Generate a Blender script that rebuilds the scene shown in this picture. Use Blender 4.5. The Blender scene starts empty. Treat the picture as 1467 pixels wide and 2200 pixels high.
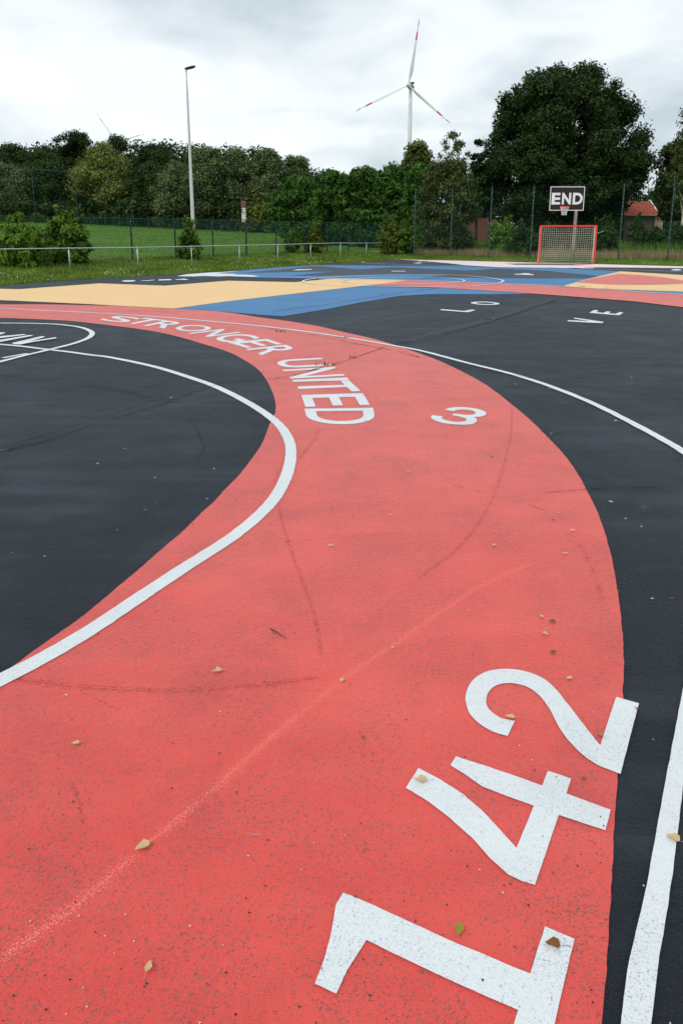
import bpy, math, random
import numpy as np
from mathutils import Vector
from mathutils.geometry import tessellate_polygon
S = bpy.context.scene
COL = S.collection
random.seed(7)

# ------------------------------------------------------------------ camera
F, PC, YH, H = 1568.0, 865.0, 500.0, 1.62        # focal (px of a 2200 px tall frame), axis row, horizon row, eye height
TH = math.atan((PC - YH) / F)
cd = bpy.data.cameras.new('camera'); cam = bpy.data.objects.new('camera', cd); COL.objects.link(cam)
cam.location = (0, 0, H); cam.rotation_euler = (math.pi / 2 - TH, 0, 0)
cd.sensor_fit = 'VERTICAL'; cd.sensor_height = 24; cd.sensor_width = 16; cd.lens = F / 2200 * 24
cd.shift_y = -(1100 - PC) / 2200; cd.clip_start = 0.05; cd.clip_end = 8000
S.camera = cam

def ray(px, py):
    x = (px - 733.5) / F; y = (py - PC) / F
    return x, math.cos(TH) - y * math.sin(TH), -math.sin(TH) - y * math.cos(TH)
def G(px, py, z=0.0):
    dx, dy, dz = ray(px, py); t = (z - H) / dz
    return (dx * t, dy * t, z)
def AT(px, py, Y):
    dx, dy, dz = ray(px, py); t = Y / dy
    return (dx * t, Y, H + dz * t)

# ------------------------------------------------------------------ helpers
def tag(o, label=None, cat=None, group=None, kind=None):
    if label: o['label'] = label
    if cat: o['category'] = cat
    if group: o['group'] = group
    if kind: o['kind'] = kind
    return o
def empty(name, loc, label, cat, group=None):
    o = bpy.data.objects.new(name, None); COL.objects.link(o); o.location = loc
    o.empty_display_size = 0.3
    return tag(o, label, cat, group)
def link(name, me, mats, parent=None):
    if not isinstance(mats, (list, tuple)): mats = [mats]
    if len(me.materials) == 0:
        for m in mats: me.materials.append(m)
    o = bpy.data.objects.new(name, me); COL.objects.link(o)
    if parent is not None:
        o.parent = parent
        o.matrix_parent_inverse = parent_inv(parent)
    return o
def parent_inv(p):
    from mathutils import Matrix
    m = Matrix.Identity(4)
    if p.parent is None: m.translation = -Vector(p.location)
    return m
class MB:
    def __init__(s): s.v = []; s.f = []; s.mi = []
    def add(s, vs, fs, mi=0):
        b = len(s.v); s.v += [tuple(p) for p in vs]
        for f in fs: s.f.append([b + i for i in f]); s.mi.append(mi)
    def box(s, c, d, rz=0, mi=0):
        ca, sa = math.cos(rz), math.sin(rz); vs = []
        for z in (-1, 1):
            for x, y in ((-1, -1), (1, -1), (1, 1), (-1, 1)):
                X, Y = x * d[0] / 2, y * d[1] / 2
                vs.append((c[0] + X * ca - Y * sa, c[1] + X * sa + Y * ca, c[2] + z * d[2] / 2))
        s.add(vs, [(3, 2, 1, 0), (4, 5, 6, 7), (0, 1, 5, 4), (1, 2, 6, 5), (2, 3, 7, 6), (3, 0, 4, 7)], mi)
    def tube(s, pts, r, n=8, mi=0, cap=True):
        pts = [Vector(p) for p in pts]
        if not isinstance(r, (list, tuple)): r = [r] * len(pts)
        vs = []; up = None
        for i, p in enumerate(pts):
            d = (pts[min(i + 1, len(pts) - 1)] - pts[max(i - 1, 0)])
            d = d.normalized() if d.length > 1e-9 else Vector((0, 0, 1))
            if up is None: up = Vector((0, 0, 1)) if abs(d.z) < .9 else Vector((1, 0, 0))
            a = d.cross(up).normalized(); b = d.cross(a).normalized(); up = b.cross(d) if False else up
            for k in range(n):
                t = 2 * math.pi * (k + .5) / n
                vs.append(p + a * (r[i] * math.cos(t)) + b * (r[i] * math.sin(t)))
        fs = []
        for i in range(len(pts) - 1):
            for k in range(n):
                k2 = (k + 1) % n
                fs.append((i * n + k, i * n + k2, (i + 1) * n + k2, (i + 1) * n + k))
        if cap:
            fs.append(tuple(range(n))[::-1]); fs.append(tuple((len(pts) - 1) * n + k for k in range(n)))
        s.add(vs, fs, mi)
    def build(s, name, mats, parent=None, smooth=False):
        me = bpy.data.meshes.new(name); me.from_pydata(s.v, [], s.f)
        me.polygons.foreach_set('material_index', s.mi)
        if smooth: me.polygons.foreach_set('use_smooth', [True] * len(s.f))
        me.update()
        return link(name, me, mats, parent)

# ------------------------------------------------------------------ materials
def newmat(name):
    m = bpy.data.materials.new(name); m.use_nodes = True
    nt = m.node_tree; b = nt.nodes['Principled BSDF']
    return m, nt, b
def N(nt, t, **k):
    n = nt.nodes.new(t)
    for a, v in k.items():
        if a in n.inputs: n.inputs[a].default_value = v
        else: setattr(n, a, v)
    return n
def noise(nt, vec, scale, detail=4, rough=.55, dist=0.0):
    n = nt.nodes.new('ShaderNodeTexNoise'); n.inputs['Scale'].default_value = scale
    n.inputs['Detail'].default_value = detail; n.inputs['Roughness'].default_value = rough
    n.inputs['Distortion'].default_value = dist
    nt.links.new(vec, n.inputs['Vector']); return n.outputs['Fac']
def ramp(nt, fac, a, b, lo=0.0, hi=1.0):
    n = nt.nodes.new('ShaderNodeMapRange'); n.inputs[1].default_value = a; n.inputs[2].default_value = b
    n.inputs[3].default_value = lo; n.inputs[4].default_value = hi; nt.links.new(fac, n.inputs[0]); return n.outputs[0]
def math_(nt, op, a, b):
    n = nt.nodes.new('ShaderNodeMath'); n.operation = op
    for i, v in enumerate((a, b)):
        if isinstance(v, (int, float)): n.inputs[i].default_value = v
        else: nt.links.new(v, n.inputs[i])
    return n.outputs[0]
def mixc(nt, fac, a, b):
    n = nt.nodes.new('ShaderNodeMix'); n.data_type = 'RGBA'
    if isinstance(fac, (int, float)): n.inputs[0].default_value = fac
    else: nt.links.new(fac, n.inputs[0])
    for i, v in ((6, a), (7, b)):
        if isinstance(v, tuple): n.inputs[i].default_value = (*v, 1)
        else: nt.links.new(v, n.inputs[i])
    return n.outputs[2]
def simple(name, c, rough=.6, metal=0.0, spec=.5, var=.15, vs=8.0):
    m, nt, b = newmat(name)
    tc = N(nt, 'ShaderNodeTexCoord').outputs['Object']
    f = noise(nt, tc, vs, 3)
    col = mixc(nt, ramp(nt, f, .3, .7), tuple(x * (1 - var) for x in c), tuple(min(1, x * (1 + var)) for x in c))
    nt.links.new(col, b.inputs['Base Color'])
    b.inputs['Roughness'].default_value = rough; b.inputs['Metallic'].default_value = metal
    b.inputs['Specular IOR Level'].default_value = spec
    return m

def court_mat(name, base, light, pit, pit_lo=.60, pit_amt=.8, rough=.6, spec=.5, patch=.3, grime=(0.05, 0.03, 0.03), grime_amt=.3, bumps=.5, sheen=.1, tint=(.8, .88, 1), sharp=0):
    """rolled paint on coarse asphalt: pits, worn areas, roller streaks and grime"""
    m, nt, b = newmat(name)
    tc = N(nt, 'ShaderNodeTexCoord').outputs['Object']
    big = noise(nt, tc, .55, 4, .6, .4)
    mid = noise(nt, tc, 3.2, 5, .62, .6)
    fine = noise(nt, tc, 60, 3, .6)
    grain = noise(nt, tc, 230, 3, .7)
    # roller passes
    mp = N(nt, 'ShaderNodeMapping'); mp.inputs['Scale'].default_value = (.35, 3.2, 1); mp.inputs['Rotation'].default_value = (0, 0, .5)
    nt.links.new(tc, mp.inputs[0]); roll = noise(nt, mp.outputs[0], 1.3, 4, .6, .3)
    v1 = math_(nt, 'MULTIPLY', ramp(nt, big, .40, .62), .5)
    v2 = math_(nt, 'ADD', v1, math_(nt, 'MULTIPLY', ramp(nt, roll, .42, .62), .3))
    v3 = math_(nt, 'ADD', v2, math_(nt, 'MULTIPLY', ramp(nt, mid, .40, .62), .2))
    if sharp: v3 = ramp(nt, v3, .38, .85)
    col = mixc(nt, math_(nt, 'MULTIPLY', v3, patch * 2), base, light)
    # grime patches
    g = ramp(nt, noise(nt, tc, 1.7, 6, .7, .8), .52, .75)
    col = mixc(nt, math_(nt, 'MULTIPLY', g, grime_amt), col, grime)
    # pits in two sizes, gathered by a slow mask
    mask = ramp(nt, noise(nt, tc, 2.3, 4, .6, .5), .35, .68)
    pn = noise(nt, tc, 135, 4, .66, .35)
    th = math_(nt, 'SUBTRACT', pn, ramp(nt, mask, 0, 1, .075, 0))
    pits = ramp(nt, th, pit_lo, pit_lo + .055)
    pn2 = ramp(nt, noise(nt, tc, 290, 2, .6), pit_lo + .03, pit_lo + .12)
    pits2 = math_(nt, 'MULTIPLY', pn2, math_(nt, 'ADD', math_(nt, 'MULTIPLY', mask, .6), .25))
    allp = math_(nt, 'MAXIMUM', pits, pits2)
    col = mixc(nt, math_(nt, 'MULTIPLY', allp, pit_amt), col, pit)
    col = mixc(nt, math_(nt, 'MULTIPLY', ramp(nt, grain, .50, .66), .50), col, light)
    nt.links.new(col, b.inputs['Base Color'])
    b.inputs['Specular IOR Level'].default_value = spec
    b.inputs['Sheen Weight'].default_value = sheen; b.inputs['Sheen Roughness'].default_value = .37; b.inputs['Sheen Tint'].default_value = (*tint, 1)
    nt.links.new(ramp(nt, mid, .3, .7, rough - .05, rough + .1), b.inputs['Roughness'])
    bh = math_(nt, 'ADD', math_(nt, 'MULTIPLY', fine, .6), math_(nt, 'MULTIPLY', grain, .25))
    bh = math_(nt, 'SUBTRACT', bh, math_(nt, 'MULTIPLY', allp, .45))
    bp = N(nt, 'ShaderNodeBump'); bp.inputs['Strength'].default_value = bumps; bp.inputs['Distance'].default_value = .0085
    nt.links.new(bh, bp.inputs['Height']); nt.links.new(bp.outputs[0], b.inputs['Normal'])
    return m

ASPH = (.0060, .0095, .0155)
M = {}
M['asphalt'] = court_mat('dark_sealed_asphalt', ASPH, (.038, .046, .058), (.0012, .0015, .002), .54, .85, .68, .18, .38, (.030, .038, .050), .30, 1.1, .15, tint=(.75, .86, 1), sharp=1)
M['asphalt2'] = court_mat('dark_court_paint', (.012, .015, .021), (.03, .035, .044), (.004, .005, .007), .60, .6, .62, .30, .42, (.06, .06, .06), .2, .5, .15, tint=(.62, .80, 1))
M['red'] = court_mat('coral_red_court_paint', (.74, .048, .038), (.85, .092, .072), (.24, .015, .011), .548, .70, .60, .45, .55, (.34, .020, .017), .48, .9, .9, (1, .56, .52))
M['white'] = court_mat('white_line_paint', (.70, .73, .75), (.78, .81, .82), (.27, .28, .30), .575, .62, .6, .4, .4, (.46, .48, .50), .3, .6, .1)
M['yellow'] = court_mat('pale_yellow_court_paint', (.86, .53, .22), (.90, .60, .28), (.5, .3, .15), .64, .4, .6, .4, .4, (.6, .36, .16), .18, .4)
M['blue'] = court_mat('mid_blue_court_paint', (.024, .15, .35), (.045, .21, .44), (.02, .06, .15), .62, .5, .6, .4, .42, (.03, .09, .22), .3, .5)
M['pink'] = court_mat('pale_pink_court_paint', (.86, .66, .66), (.9, .76, .76), (.5, .4, .4), .66, .3, .6, .4, .4, (.7, .5, .5), .2, .4)

def decal_mat(name, c, alpha, edge=.25, streak=10.0, thr=(.35, .65), lanes=0.0, rough=.8):
    """thin rubber marks, repair strips: soft across, broken along"""
    m, nt, b = newmat(name)
    uv = N(nt, 'ShaderNodeUVMap').outputs[0]; tc = N(nt, 'ShaderNodeTexCoord').outputs['Object']
    sp = N(nt, 'ShaderNodeSeparateXYZ'); nt.links.new(uv, sp.inputs[0])
    u = sp.outputs[0]
    d = math_(nt, 'ABSOLUTE', math_(nt, 'SUBTRACT', u, .5), 0)
    a = ramp(nt, d, .5, .5 - edge)
    n1 = ramp(nt, noise(nt, tc, streak, 5, .65), thr[0], thr[1])
    a = math_(nt, 'MULTIPLY', a, n1)
    if lanes:
        mp = N(nt, 'ShaderNodeMapping'); mp.inputs['Scale'].default_value = (lanes, .25, 1); nt.links.new(uv, mp.inputs[0])
        a = math_(nt, 'MULTIPLY', a, ramp(nt, noise(nt, mp.outputs[0], 1.0, 2, .5), .42, .58))
    ev = N(nt, 'ShaderNodeMapping')
    v = sp.outputs[1]
    fade = math_(nt, 'MULTIPLY', ramp(nt, v, 0, .07), ramp(nt, math_(nt, 'SUBTRACT', sp.outputs[2], 0), 0, 1, 1, 1))
    a = math_(nt, 'MULTIPLY', a, fade)
    a = math_(nt, 'MULTIPLY', a, alpha)
    g_ = ramp(nt, noise(nt, tc, 210, 2, .6), .30, .70)
    nt.links.new(math_(nt, 'GREATER_THAN', a, g_), b.inputs['Alpha'])
    b.inputs['Base Color'].default_value = (*c, 1); b.inputs['Roughness'].default_value = rough
    b.inputs['Specular IOR Level'].default_value = .4
    return m
M['scuff'] = decal_mat('tyre_rubber_mark', (.20, .028, .028), .66, .35, 30, (.25, .55), 7)
M['scuffsoft'] = decal_mat('faint_rubber_smear', (.32, .03, .028), .55, .45, 14, (.35, .7))
M['redband'] = decal_mat('fresher_red_roller_pass', (.92, .19, .155), .50, .48, 5, (.1, .5))
M['sealband'] = decal_mat('grey_crack_sealing', (.05, .057, .066), .85, .12, 6, (.2, .55))
M['greysmear'] = decal_mat('grey_dust_smear', (.055, .064, .075), .8, .48, 5, (.35, .7))
M['faintwhite'] = decal_mat('worn_white_line', (.4, .43, .46), .45, .2, 40, (.35, .6))
M['crack'] = simple('crack_gap', (.004, .004, .004), .9, 0, .2)
M['crackred'] = simple('crack_gap_in_red_paint', (.10, .028, .024), .9, 0, .2)

def leaf_mat(name, a, b_, c=None, trans=.25, rough=.55):
    m, nt, b = newmat(name)
    at = N(nt, 'ShaderNodeAttribute'); at.attribute_name = 'tint'
    cr = N(nt, 'ShaderNodeValToRGB'); cr.color_ramp.elements[0].color = (*a, 1); cr.color_ramp.elements[1].color = (*b_, 1)
    if c: e = cr.color_ramp.elements.new(.93); e.color = (*b_, 1); cr.color_ramp.elements[-1].color = (*c, 1)
    nt.links.new(at.outputs['Fac'], cr.inputs[0]); nt.links.new(cr.outputs[0], b.inputs['Base Color'])
    b.inputs['Roughness'].default_value = rough; b.inputs['Specular IOR Level'].default_value = .12
    tr = N(nt, 'ShaderNodeBsdfTranslucent'); nt.links.new(cr.outputs[0], tr.inputs[0])
    mx = N(nt, 'ShaderNodeMixShader'); mx.inputs[0].default_value = trans
    nt.links.new(b.outputs[0], mx.inputs[1]); nt.links.new(tr.outputs[0], mx.inputs[2])
    nt.links.new(mx.outputs[0], nt.nodes['Material Output'].inputs[0])
    return m
L = {
 'oak': leaf_mat('oak_leaves', (.009, .024, .007), (.060, .104, .028)),
 'dark': leaf_mat('dark_leaves', (.010, .028, .007), (.075, .130, .034)),
 'grey': leaf_mat('grey_green_leaves', (.036, .062, .022), (.21, .275, .11)),
 'olive': leaf_mat('olive_leaves', (.055, .080, .018), (.32, .36, .095)),
 'bright': leaf_mat('fresh_green_leaves', (.012, .044, .008), (.11, .24, .040)),
 'birch': leaf_mat('birch_leaves', (.026, .040, .012), (.13, .175, .055), (.34, .24, .04)),
 'bush': leaf_mat('shrub_leaves', (.014, .040, .007), (.24, .42, .055)),
 'yellowbush': leaf_mat('yellow_green_leaves', (.05, .08, .012), (.22, .26, .05)),
 'rust': leaf_mat('rust_leaves', (.06, .03, .015), (.2, .09, .04)),
 'grass': leaf_mat('grass_blades', (.050, .092, .012), (.27, .36, .05), (.50, .44, .15)),
 'field': leaf_mat('field_grass_blades', (.10, .22, .032), (.23, .42, .065)),
 'dry': leaf_mat('dry_grass_blades', (.12, .10, .045), (.52, .40, .22)),
 'tall': leaf_mat('tall_weed_blades', (.014, .038, .009), (.055, .115, .022)),
}
M['bark'] = simple('bark', (.045, .036, .026), .9, 0, .2, .4, 12)
M['birchbark'] = simple('birch_bark', (.42, .38, .32), .8, 0, .3, .5, 6)
M['galv'] = simple('galvanised_steel', (.50, .52, .53), .45, .35, .5, .1, 20)
M['lamp'] = simple('pale_grey_painted_steel', (.66, .63, .63), .5, .1, .5, .08, 4)
M['green'] = simple('dark_green_coated_steel', (.005, .050, .040), .5, 0, .5, .2, 10)
M['wire'] = simple('green_coated_wire', (.006, .05, .036), .5, 0, .4, .1, 10)
M['dark'] = simple('dark_metal', (.022, .028, .034), .5, .2)
M['goalred'] = simple('red_painted_goal_steel', (.72, .045, .028), .4, 0, .5, .08, 5)
M['net'] = simple('white_net_cord', (.74, .75, .66), .8, 0, .2, .1)
M['wood'] = simple('weathered_pale_wood', (.36, .31, .22), .8, 0, .2, .3, 6)
M['board'] = simple('brown_black_board', (.022, .010, .013), .5, 0, .4, .1)
M['boardwhite'] = simple('white_enamel', (.82, .82, .82), .5, 0, .4, .03)
M['turbine'] = simple('white_turbine_paint', (.80, .78, .83), .5, 0, .4, .03, .1)
M['turbred'] = simple('red_turbine_paint', (.62, .09, .10), .5, 0, .4, .03, .1)
M['turbgrey'] = simple('grey_turbine_housing', (.30, .33, .36), .5, 0, .4, .03, .1)
M['signred'] = simple('faded_dark_red_sign', (.19, .035, .04), .5)
M['signwhite'] = simple('sign_white', (.7, .7, .7), .5)
M['leafdry'] = simple('dry_tan_leaf', (.58, .40, .20), .7, 0, .3, .3, 60)
M['leafbrown'] = simple('brown_leaf', (.20, .075, .022), .7, 0, .3, .4, 60)
M['leafgreen'] = simple('yellow_green_leaf', (.28, .22, .03), .7, 0, .3, .5, 60)
M['pebble'] = simple('pale_stone', (.6, .58, .52), .8, 0, .2, .1, 60)
M['render'] = simple('rough_render_wall', (.42, .30, .22), .9, 0, .2, .3, 5)
M['gutter'] = simple('grey_gutter', (.12, .12, .12), .6)
M['glass'] = simple('dark_window_glass', (.02, .025, .03), .1, 0, .6)
M['slate'] = simple('grey_roof_sheet', (.10, .11, .12), .7, 0, .3, .2, 3)

def brick_mat(name, c1, c2, mortar, sx=1.0):
    m, nt, b = newmat(name); tc = N(nt, 'ShaderNodeTexCoord').outputs['Object']
    mp = N(nt, 'ShaderNodeMapping'); mp.inputs['Rotation'].default_value = (math.pi / 2, 0, 0); nt.links.new(tc, mp.inputs[0])
    br = N(nt, 'ShaderNodeTexBrick'); br.inputs['Scale'].default_value = 1; br.inputs['Brick Width'].default_value = .22
    br.inputs['Row Height'].default_value = .07; br.inputs['Mortar Size'].default_value = .01
    br.inputs['Color1'].default_value = (*c1, 1); br.inputs['Color2'].default_value = (*c2, 1); br.inputs['Mortar'].default_value = (*mortar, 1)
    nt.links.new(mp.outputs[0], br.inputs[0]); nt.links.new(br.outputs[0], b.inputs['Base Color']); b.inputs['Roughness'].default_value = .9
    return m
M['brick'] = brick_mat('dark_brown_brick', (.085, .065, .055), (.06, .045, .04), (.12, .11, .10))
M['redbrick'] = brick_mat('red_brick', (.25, .06, .035), (.18, .045, .03), (.2, .15, .12))
M['tiles'] = simple('orange_clay_tiles', (.33, .085, .05), .8, 0, .3, .3, 3)

# ------------------------------------------------------------------ world and sun
w = bpy.data.worlds.new('World'); S.world = w; w.use_nodes = True
nt = w.node_tree; bg = nt.nodes['Background']; wo = nt.nodes['World Output']
sky = N(nt, 'ShaderNodeTexSky'); sky.sky_type = 'NISHITA'; sky.sun_disc = False
SUN_EL, SUN_AZ = math.radians(52), math.radians(215)      # azimuth clockwise from +Y
sky.sun_elevation = SUN_EL; sky.sun_rotation = SUN_AZ
nt.links.new(sky.outputs[0], bg.inputs[0]); bg.inputs[1].default_value = .1
tc = N(nt, 'ShaderNodeTexCoord').outputs['Generated']
sp = N(nt, 'ShaderNodeSeparateXYZ'); nt.links.new(tc, sp.inputs[0])
den = math_(nt, 'ADD', math_(nt, 'MAXIMUM', sp.outputs[2], 0.0), .22)
cb = N(nt, 'ShaderNodeCombineXYZ')
nt.links.new(math_(nt, 'DIVIDE', sp.outputs[0], den), cb.inputs[0]); nt.links.new(math_(nt, 'DIVIDE', sp.outputs[1], den), cb.inputs[1])
mp = N(nt, 'ShaderNodeMapping'); mp.inputs['Location'].default_value = (3.3, 1.4, 0.6); mp.inputs['Scale'].default_value = (.9, .8, 1)
nt.links.new(cb.outputs[0], mp.inputs[0])
c1 = noise(nt, mp.outputs[0], .95, 3, .45, .35)
c2 = noise(nt, mp.outputs[0], 3.0, 5, .5, .4)
cc = math_(nt, 'ADD', math_(nt, 'MULTIPLY', c1, .64), math_(nt, 'MULTIPLY', c2, .36))
cr = N(nt, 'ShaderNodeValToRGB'); els = cr.color_ramp.elements
els[0].position = .41; els[0].color = (.46, .53, .57, 1)
els[1].position = .65; els[1].color = (.83, .86, .87, 1)
e = els.new(.49); e.color = (.60, .665, .70, 1)
e = els.new(.57); e.color = (.755, .80, .825, 1)
nt.links.new(cc, cr.inputs[0])
bg2 = N(nt, 'ShaderNodeBackground'); nt.links.new(cr.outputs[0], bg2.inputs[0]); bg2.inputs[1].default_value = 1.0
mx = N(nt, 'ShaderNodeMixShader'); mx.inputs[0].default_value = .93
nt.links.new(bg.outputs[0], mx.inputs[1]); nt.links.new(bg2.outputs[0], mx.inputs[2]); nt.links.new(mx.outputs[0], wo.inputs[0])
sl = bpy.data.lights.new('sun', 'SUN'); sl.energy = 1.1; sl.angle = math.radians(16); sl.color = (1, .96, .9)
so = bpy.data.objects.new('sun', sl); COL.objects.link(so)
sd = Vector((math.sin(SUN_AZ) * math.cos(SUN_EL), math.cos(SUN_AZ) * math.cos(SUN_EL), math.sin(SUN_EL)))
so.rotation_euler = sd.to_track_quat('Z', 'Y').to_euler(); so.location = sd * 50
S.view_settings.view_transform = 'Standard'; S.view_settings.look = 'None'; S.view_settings.gamma = 1
S.view_settings.exposure = 0.36
S.cycles.max_bounces = 6; S.cycles.transparent_max_bounces = 24

# ------------------------------------------------------------------ terrain
FA = (-10.66, 38.0); FN = (-.844, .536)
def sdist(x, y): return (x - FA[0]) * FN[0] + (y - FA[1]) * FN[1]
EA = G(857, 557.5); EB = G(1467, 571)
ed = np.array([EB[0] - EA[0], EB[1] - EA[1]]); ed /= np.linalg.norm(ed); en = (-ed[1], ed[0])
def edist(x, y): return (x - EA[0]) * en[0] + (y - EA[1]) * en[1]
def sm(t): t = np.clip(t, 0, 1); return t * t * (3 - 2 * t)
def hz(x, y):
    s = sdist(x, y); r = edist(x, y)
    z = .26 * sm((s + 4.2) / 4.2) + .054 * np.clip(s, 0, 62)
    q = .15 * sm(r / 2.2) * sm((s + 60) / 20) + .012 * np.clip(r - 2, 0, 60)
    return np.maximum(z, q) - .02
def axis(core0, core1, step, far):
    a = list(np.arange(core0, core1 + .01, step)); d = step; lo = []; hi = []
    p = a[0]; q = a[-1]
    while p > -far: d *= 1.35; p -= d; lo.insert(0, p); q += d; hi.append(q)
    return np.array(lo + a + hi)
gx = axis(-60, 60, 1.5, 3000); gy = axis(-6, 130, 1.5, 3000)
X, Y = np.meshgrid(gx, gy); Z = hz(X, Y); nx, ny = len(gx), len(gy)
me = bpy.data.meshes.new('ground')
V = np.stack([X.ravel(), Y.ravel(), Z.ravel()], 1)
idx = np.arange(nx * ny).reshape(ny, nx)
Fq = np.stack([idx[:-1, :-1], idx[:-1, 1:], idx[1:, 1:], idx[1:, :-1]], -1).reshape(-1, 4)
me.from_pydata(V.tolist(), [], Fq.tolist()); me.polygons.foreach_set('use_smooth', [True] * len(Fq)); me.update()
gm, nt, b = newmat('meadow_ground')
tc = N(nt, 'ShaderNodeTexCoord').outputs['Object']
a1 = noise(nt, tc, .28, 5, .6, .5); a2 = noise(nt, tc, 2.2, 6, .7); a3 = noise(nt, tc, 22, 3, .7)
col = mixc(nt, ramp(nt, a1, .35, .65), (.10, .20, .036), (.16, .29, .052))
mp = N(nt, 'ShaderNodeMapping'); mp.inputs['Scale'].default_value = (.25, 1.6, 1); nt.links.new(tc, mp.inputs[0])
col = mixc(nt, ramp(nt, noise(nt, mp.outputs[0], 1.0, 4, .6), .45, .7, 0, .5), col, (.03, .075, .016))
col = mixc(nt, ramp(nt, a2, .45, .75, 0, .6), col, (.022, .05, .012))
col = mixc(nt, ramp(nt, a3, .5, .8, 0, .5), col, (.15, .20, .05))
nt.links.new(col, b.inputs['Base Color']); b.inputs['Roughness'].default_value = .9; b.inputs['Specular IOR Level'].default_value = .15
bp = N(nt, 'ShaderNodeBump'); bp.inputs['Strength'].default_value = .7; bp.inputs['Distance'].default_value = .08
nt.links.new(math_(nt, 'ADD', a2, a3), bp.inputs['Height']); nt.links.new(bp.outputs[0], b.inputs['Normal'])
tag(link('ground', me, gm), kind='structure')

# ------------------------------------------------------------------ court
def catmull(P, closed=False, n=10):
    P = [np.array(p, float) for p in P]; out = []
    m = len(P)
    rng = range(m if closed else m - 1)
    for i in rng:
        p1, p2 = P[i], P[(i + 1) % m]
        p0 = P[i - 1] if (closed or i > 0) else 2 * p1 - p2
        p3 = P[(i + 2) % m] if (closed or i + 2 < m) else 2 * p2 - p1
        for k in range(n):
            t = k / n
            out.append(.5 * ((2 * p1) + (-p0 + p2) * t + (2 * p0 - 5 * p1 + 4 * p2 - p3) * t * t + (-p0 + 3 * p1 - 3 * p2 + p3) * t ** 3))
    if not closed: out.append(P[-1])
    return out
def resample(W, step, closed=True):
    out = []
    m = len(W)
    for i in range(m if closed else m - 1):
        a, c = np.array(W[i]), np.array(W[(i + 1) % m]); d = np.linalg.norm(c - a)
        if d < 1e-5: continue
        near = min(1.0, 6.0 / max(1.0, abs(a[1])))
        st = step / near; k = max(1, min(400, int(d / st)))
        for j in range(k): out.append(a + (c - a) * j / k)
    if not closed: out.append(np.array(W[-1]))
    return out
rj = np.random.RandomState(3)
def flat(name, W, mat, z, parent=None, label=None, jit=.0035, step=.018, holes=()):
    loops = []
    for Q in (W,) + tuple(holes):
        R_ = resample(Q, step)
        nz = rj.randn(len(R_), 2)
        for k in range(1): nz = (nz + np.roll(nz, 1, 0) + np.roll(nz, -1, 0)) / 2.0
        cur = []
        for p, q in zip(R_, nz):
            cur.append(Vector((p[0] + q[0] * jit * .6, p[1] + q[1] * jit * .6, z)))
        loops.append(cur)
    tri = tessellate_polygon(loops)
    vs = [p for l in loops for p in l]
    me = bpy.data.meshes.new(name); fs = []
    for t in tri:
        a, b_, c = (vs[i] for i in t)
        cr_ = (b_.x - a.x) * (c.y - a.y) - (b_.y - a.y) * (c.x - a.x)
        if abs(cr_) < 1e-12: continue
        fs.append(t if cr_ > 0 else t[::-1])
    me.from_pydata([tuple(v) for v in vs], [], fs); me.update()
    o = link(name, me, mat, parent)
    if label: o['label'] = label
    return o
def px(P, z): return [G(p[0], p[1], z)[:2] for p in P]

edgeL = [(-900, 672), (-400, 641), (0, 613.7), (163.7, 601), (287, 594.3), (367, 590), (490, 581.5), (690.4, 568.6), (774, 563.6), (857, 557.5)]
edgeR = [(980, 560), (1159, 564.3), (1279, 567), (1467, 571.5), (1700, 580)]
CW = px(edgeL + edgeR, 0) + [(34, 26), (34, -9), (-34, -9)]
court = flat('court', CW, M['asphalt'], 0, jit=.012, step=.05)
tag(court, kind='structure')
from_np = np.array
def inside(px_, py_, poly):
    c = np.zeros(px_.shape, bool); n = len(poly); j = n - 1
    for i in range(n):
        xi, yi = poly[i][:2]; xj, yj = poly[j][:2]
        cond = ((yi > py_) != (yj > py_)) & (px_ < (xj - xi) * (py_ - yi) / (yj - yi + 1e-12) + xi)
        c ^= cond; j = i
    return c

# red band
outer = [(-300, 650), (-100, 653), (0, 653.7), (100, 653.9), (200, 656), (274, 657.8), (367, 662.8), (434, 666.4), (490, 671), (550, 680.5), (623.6, 690.5), (690, 702), (740.5, 714), (790.6, 725), (840.7, 739), (891, 755.6), (954.6, 780), (1037, 822.6), (1099, 868.7), (1143.7, 907), (1182, 945.5), (1214.7, 981), (1241, 1019), (1262, 1057.8), (1279.7, 1093), (1297.4, 1140.5), (1312, 1193.7), (1321, 1241), (1330, 1300), (1336, 1359), (1338.5, 1400), (1337.6, 1490), (1331, 1590), (1325, 1680), (1319.6, 1760), (1315, 1850), (1311, 1940), (1305, 2024.5), (1301, 2099.5), (1292, 2199.5), (1282, 2320)]
inner = [(-300, 681), (-100, 681.5), (0, 682.8), (50, 684.5), (100, 686.5), (163.7, 690.5), (250.5, 700.5), (300.6, 707), (350.7, 715.5), (400.8, 728), (434, 738), (490, 755.6), (525, 773.6), (553.5, 792.7), (572.6, 816.6), (584.5, 840.4), (591.7, 864), (591.7, 884), (581, 907), (570, 936), (560.7, 957), (539, 988), (515, 1019), (486.7, 1048), (458, 1079), (435, 1100), (395, 1139), (345, 1182), (300, 1222), (240, 1272), (180, 1322), (110, 1372), (67.5, 1402), (30, 1430), (0, 1450), (-90, 1505)]
ow = px(catmull(outer, n=5), .004); iw = px(catmull(inner, n=5), .004)
end_o = ow[-1]; end_i = iw[-1]
RW = ow + [(end_o[0] - .5, -1.5), (end_o[0] - 2.2, -4), (end_i[0] - 7, -4), (end_i[0] - 4, .8)] + iw[::-1]
flat('red_band', RW, M['red'], .004, court, 'wide coral red band curving through the court', jit=.0016, step=.012)

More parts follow.
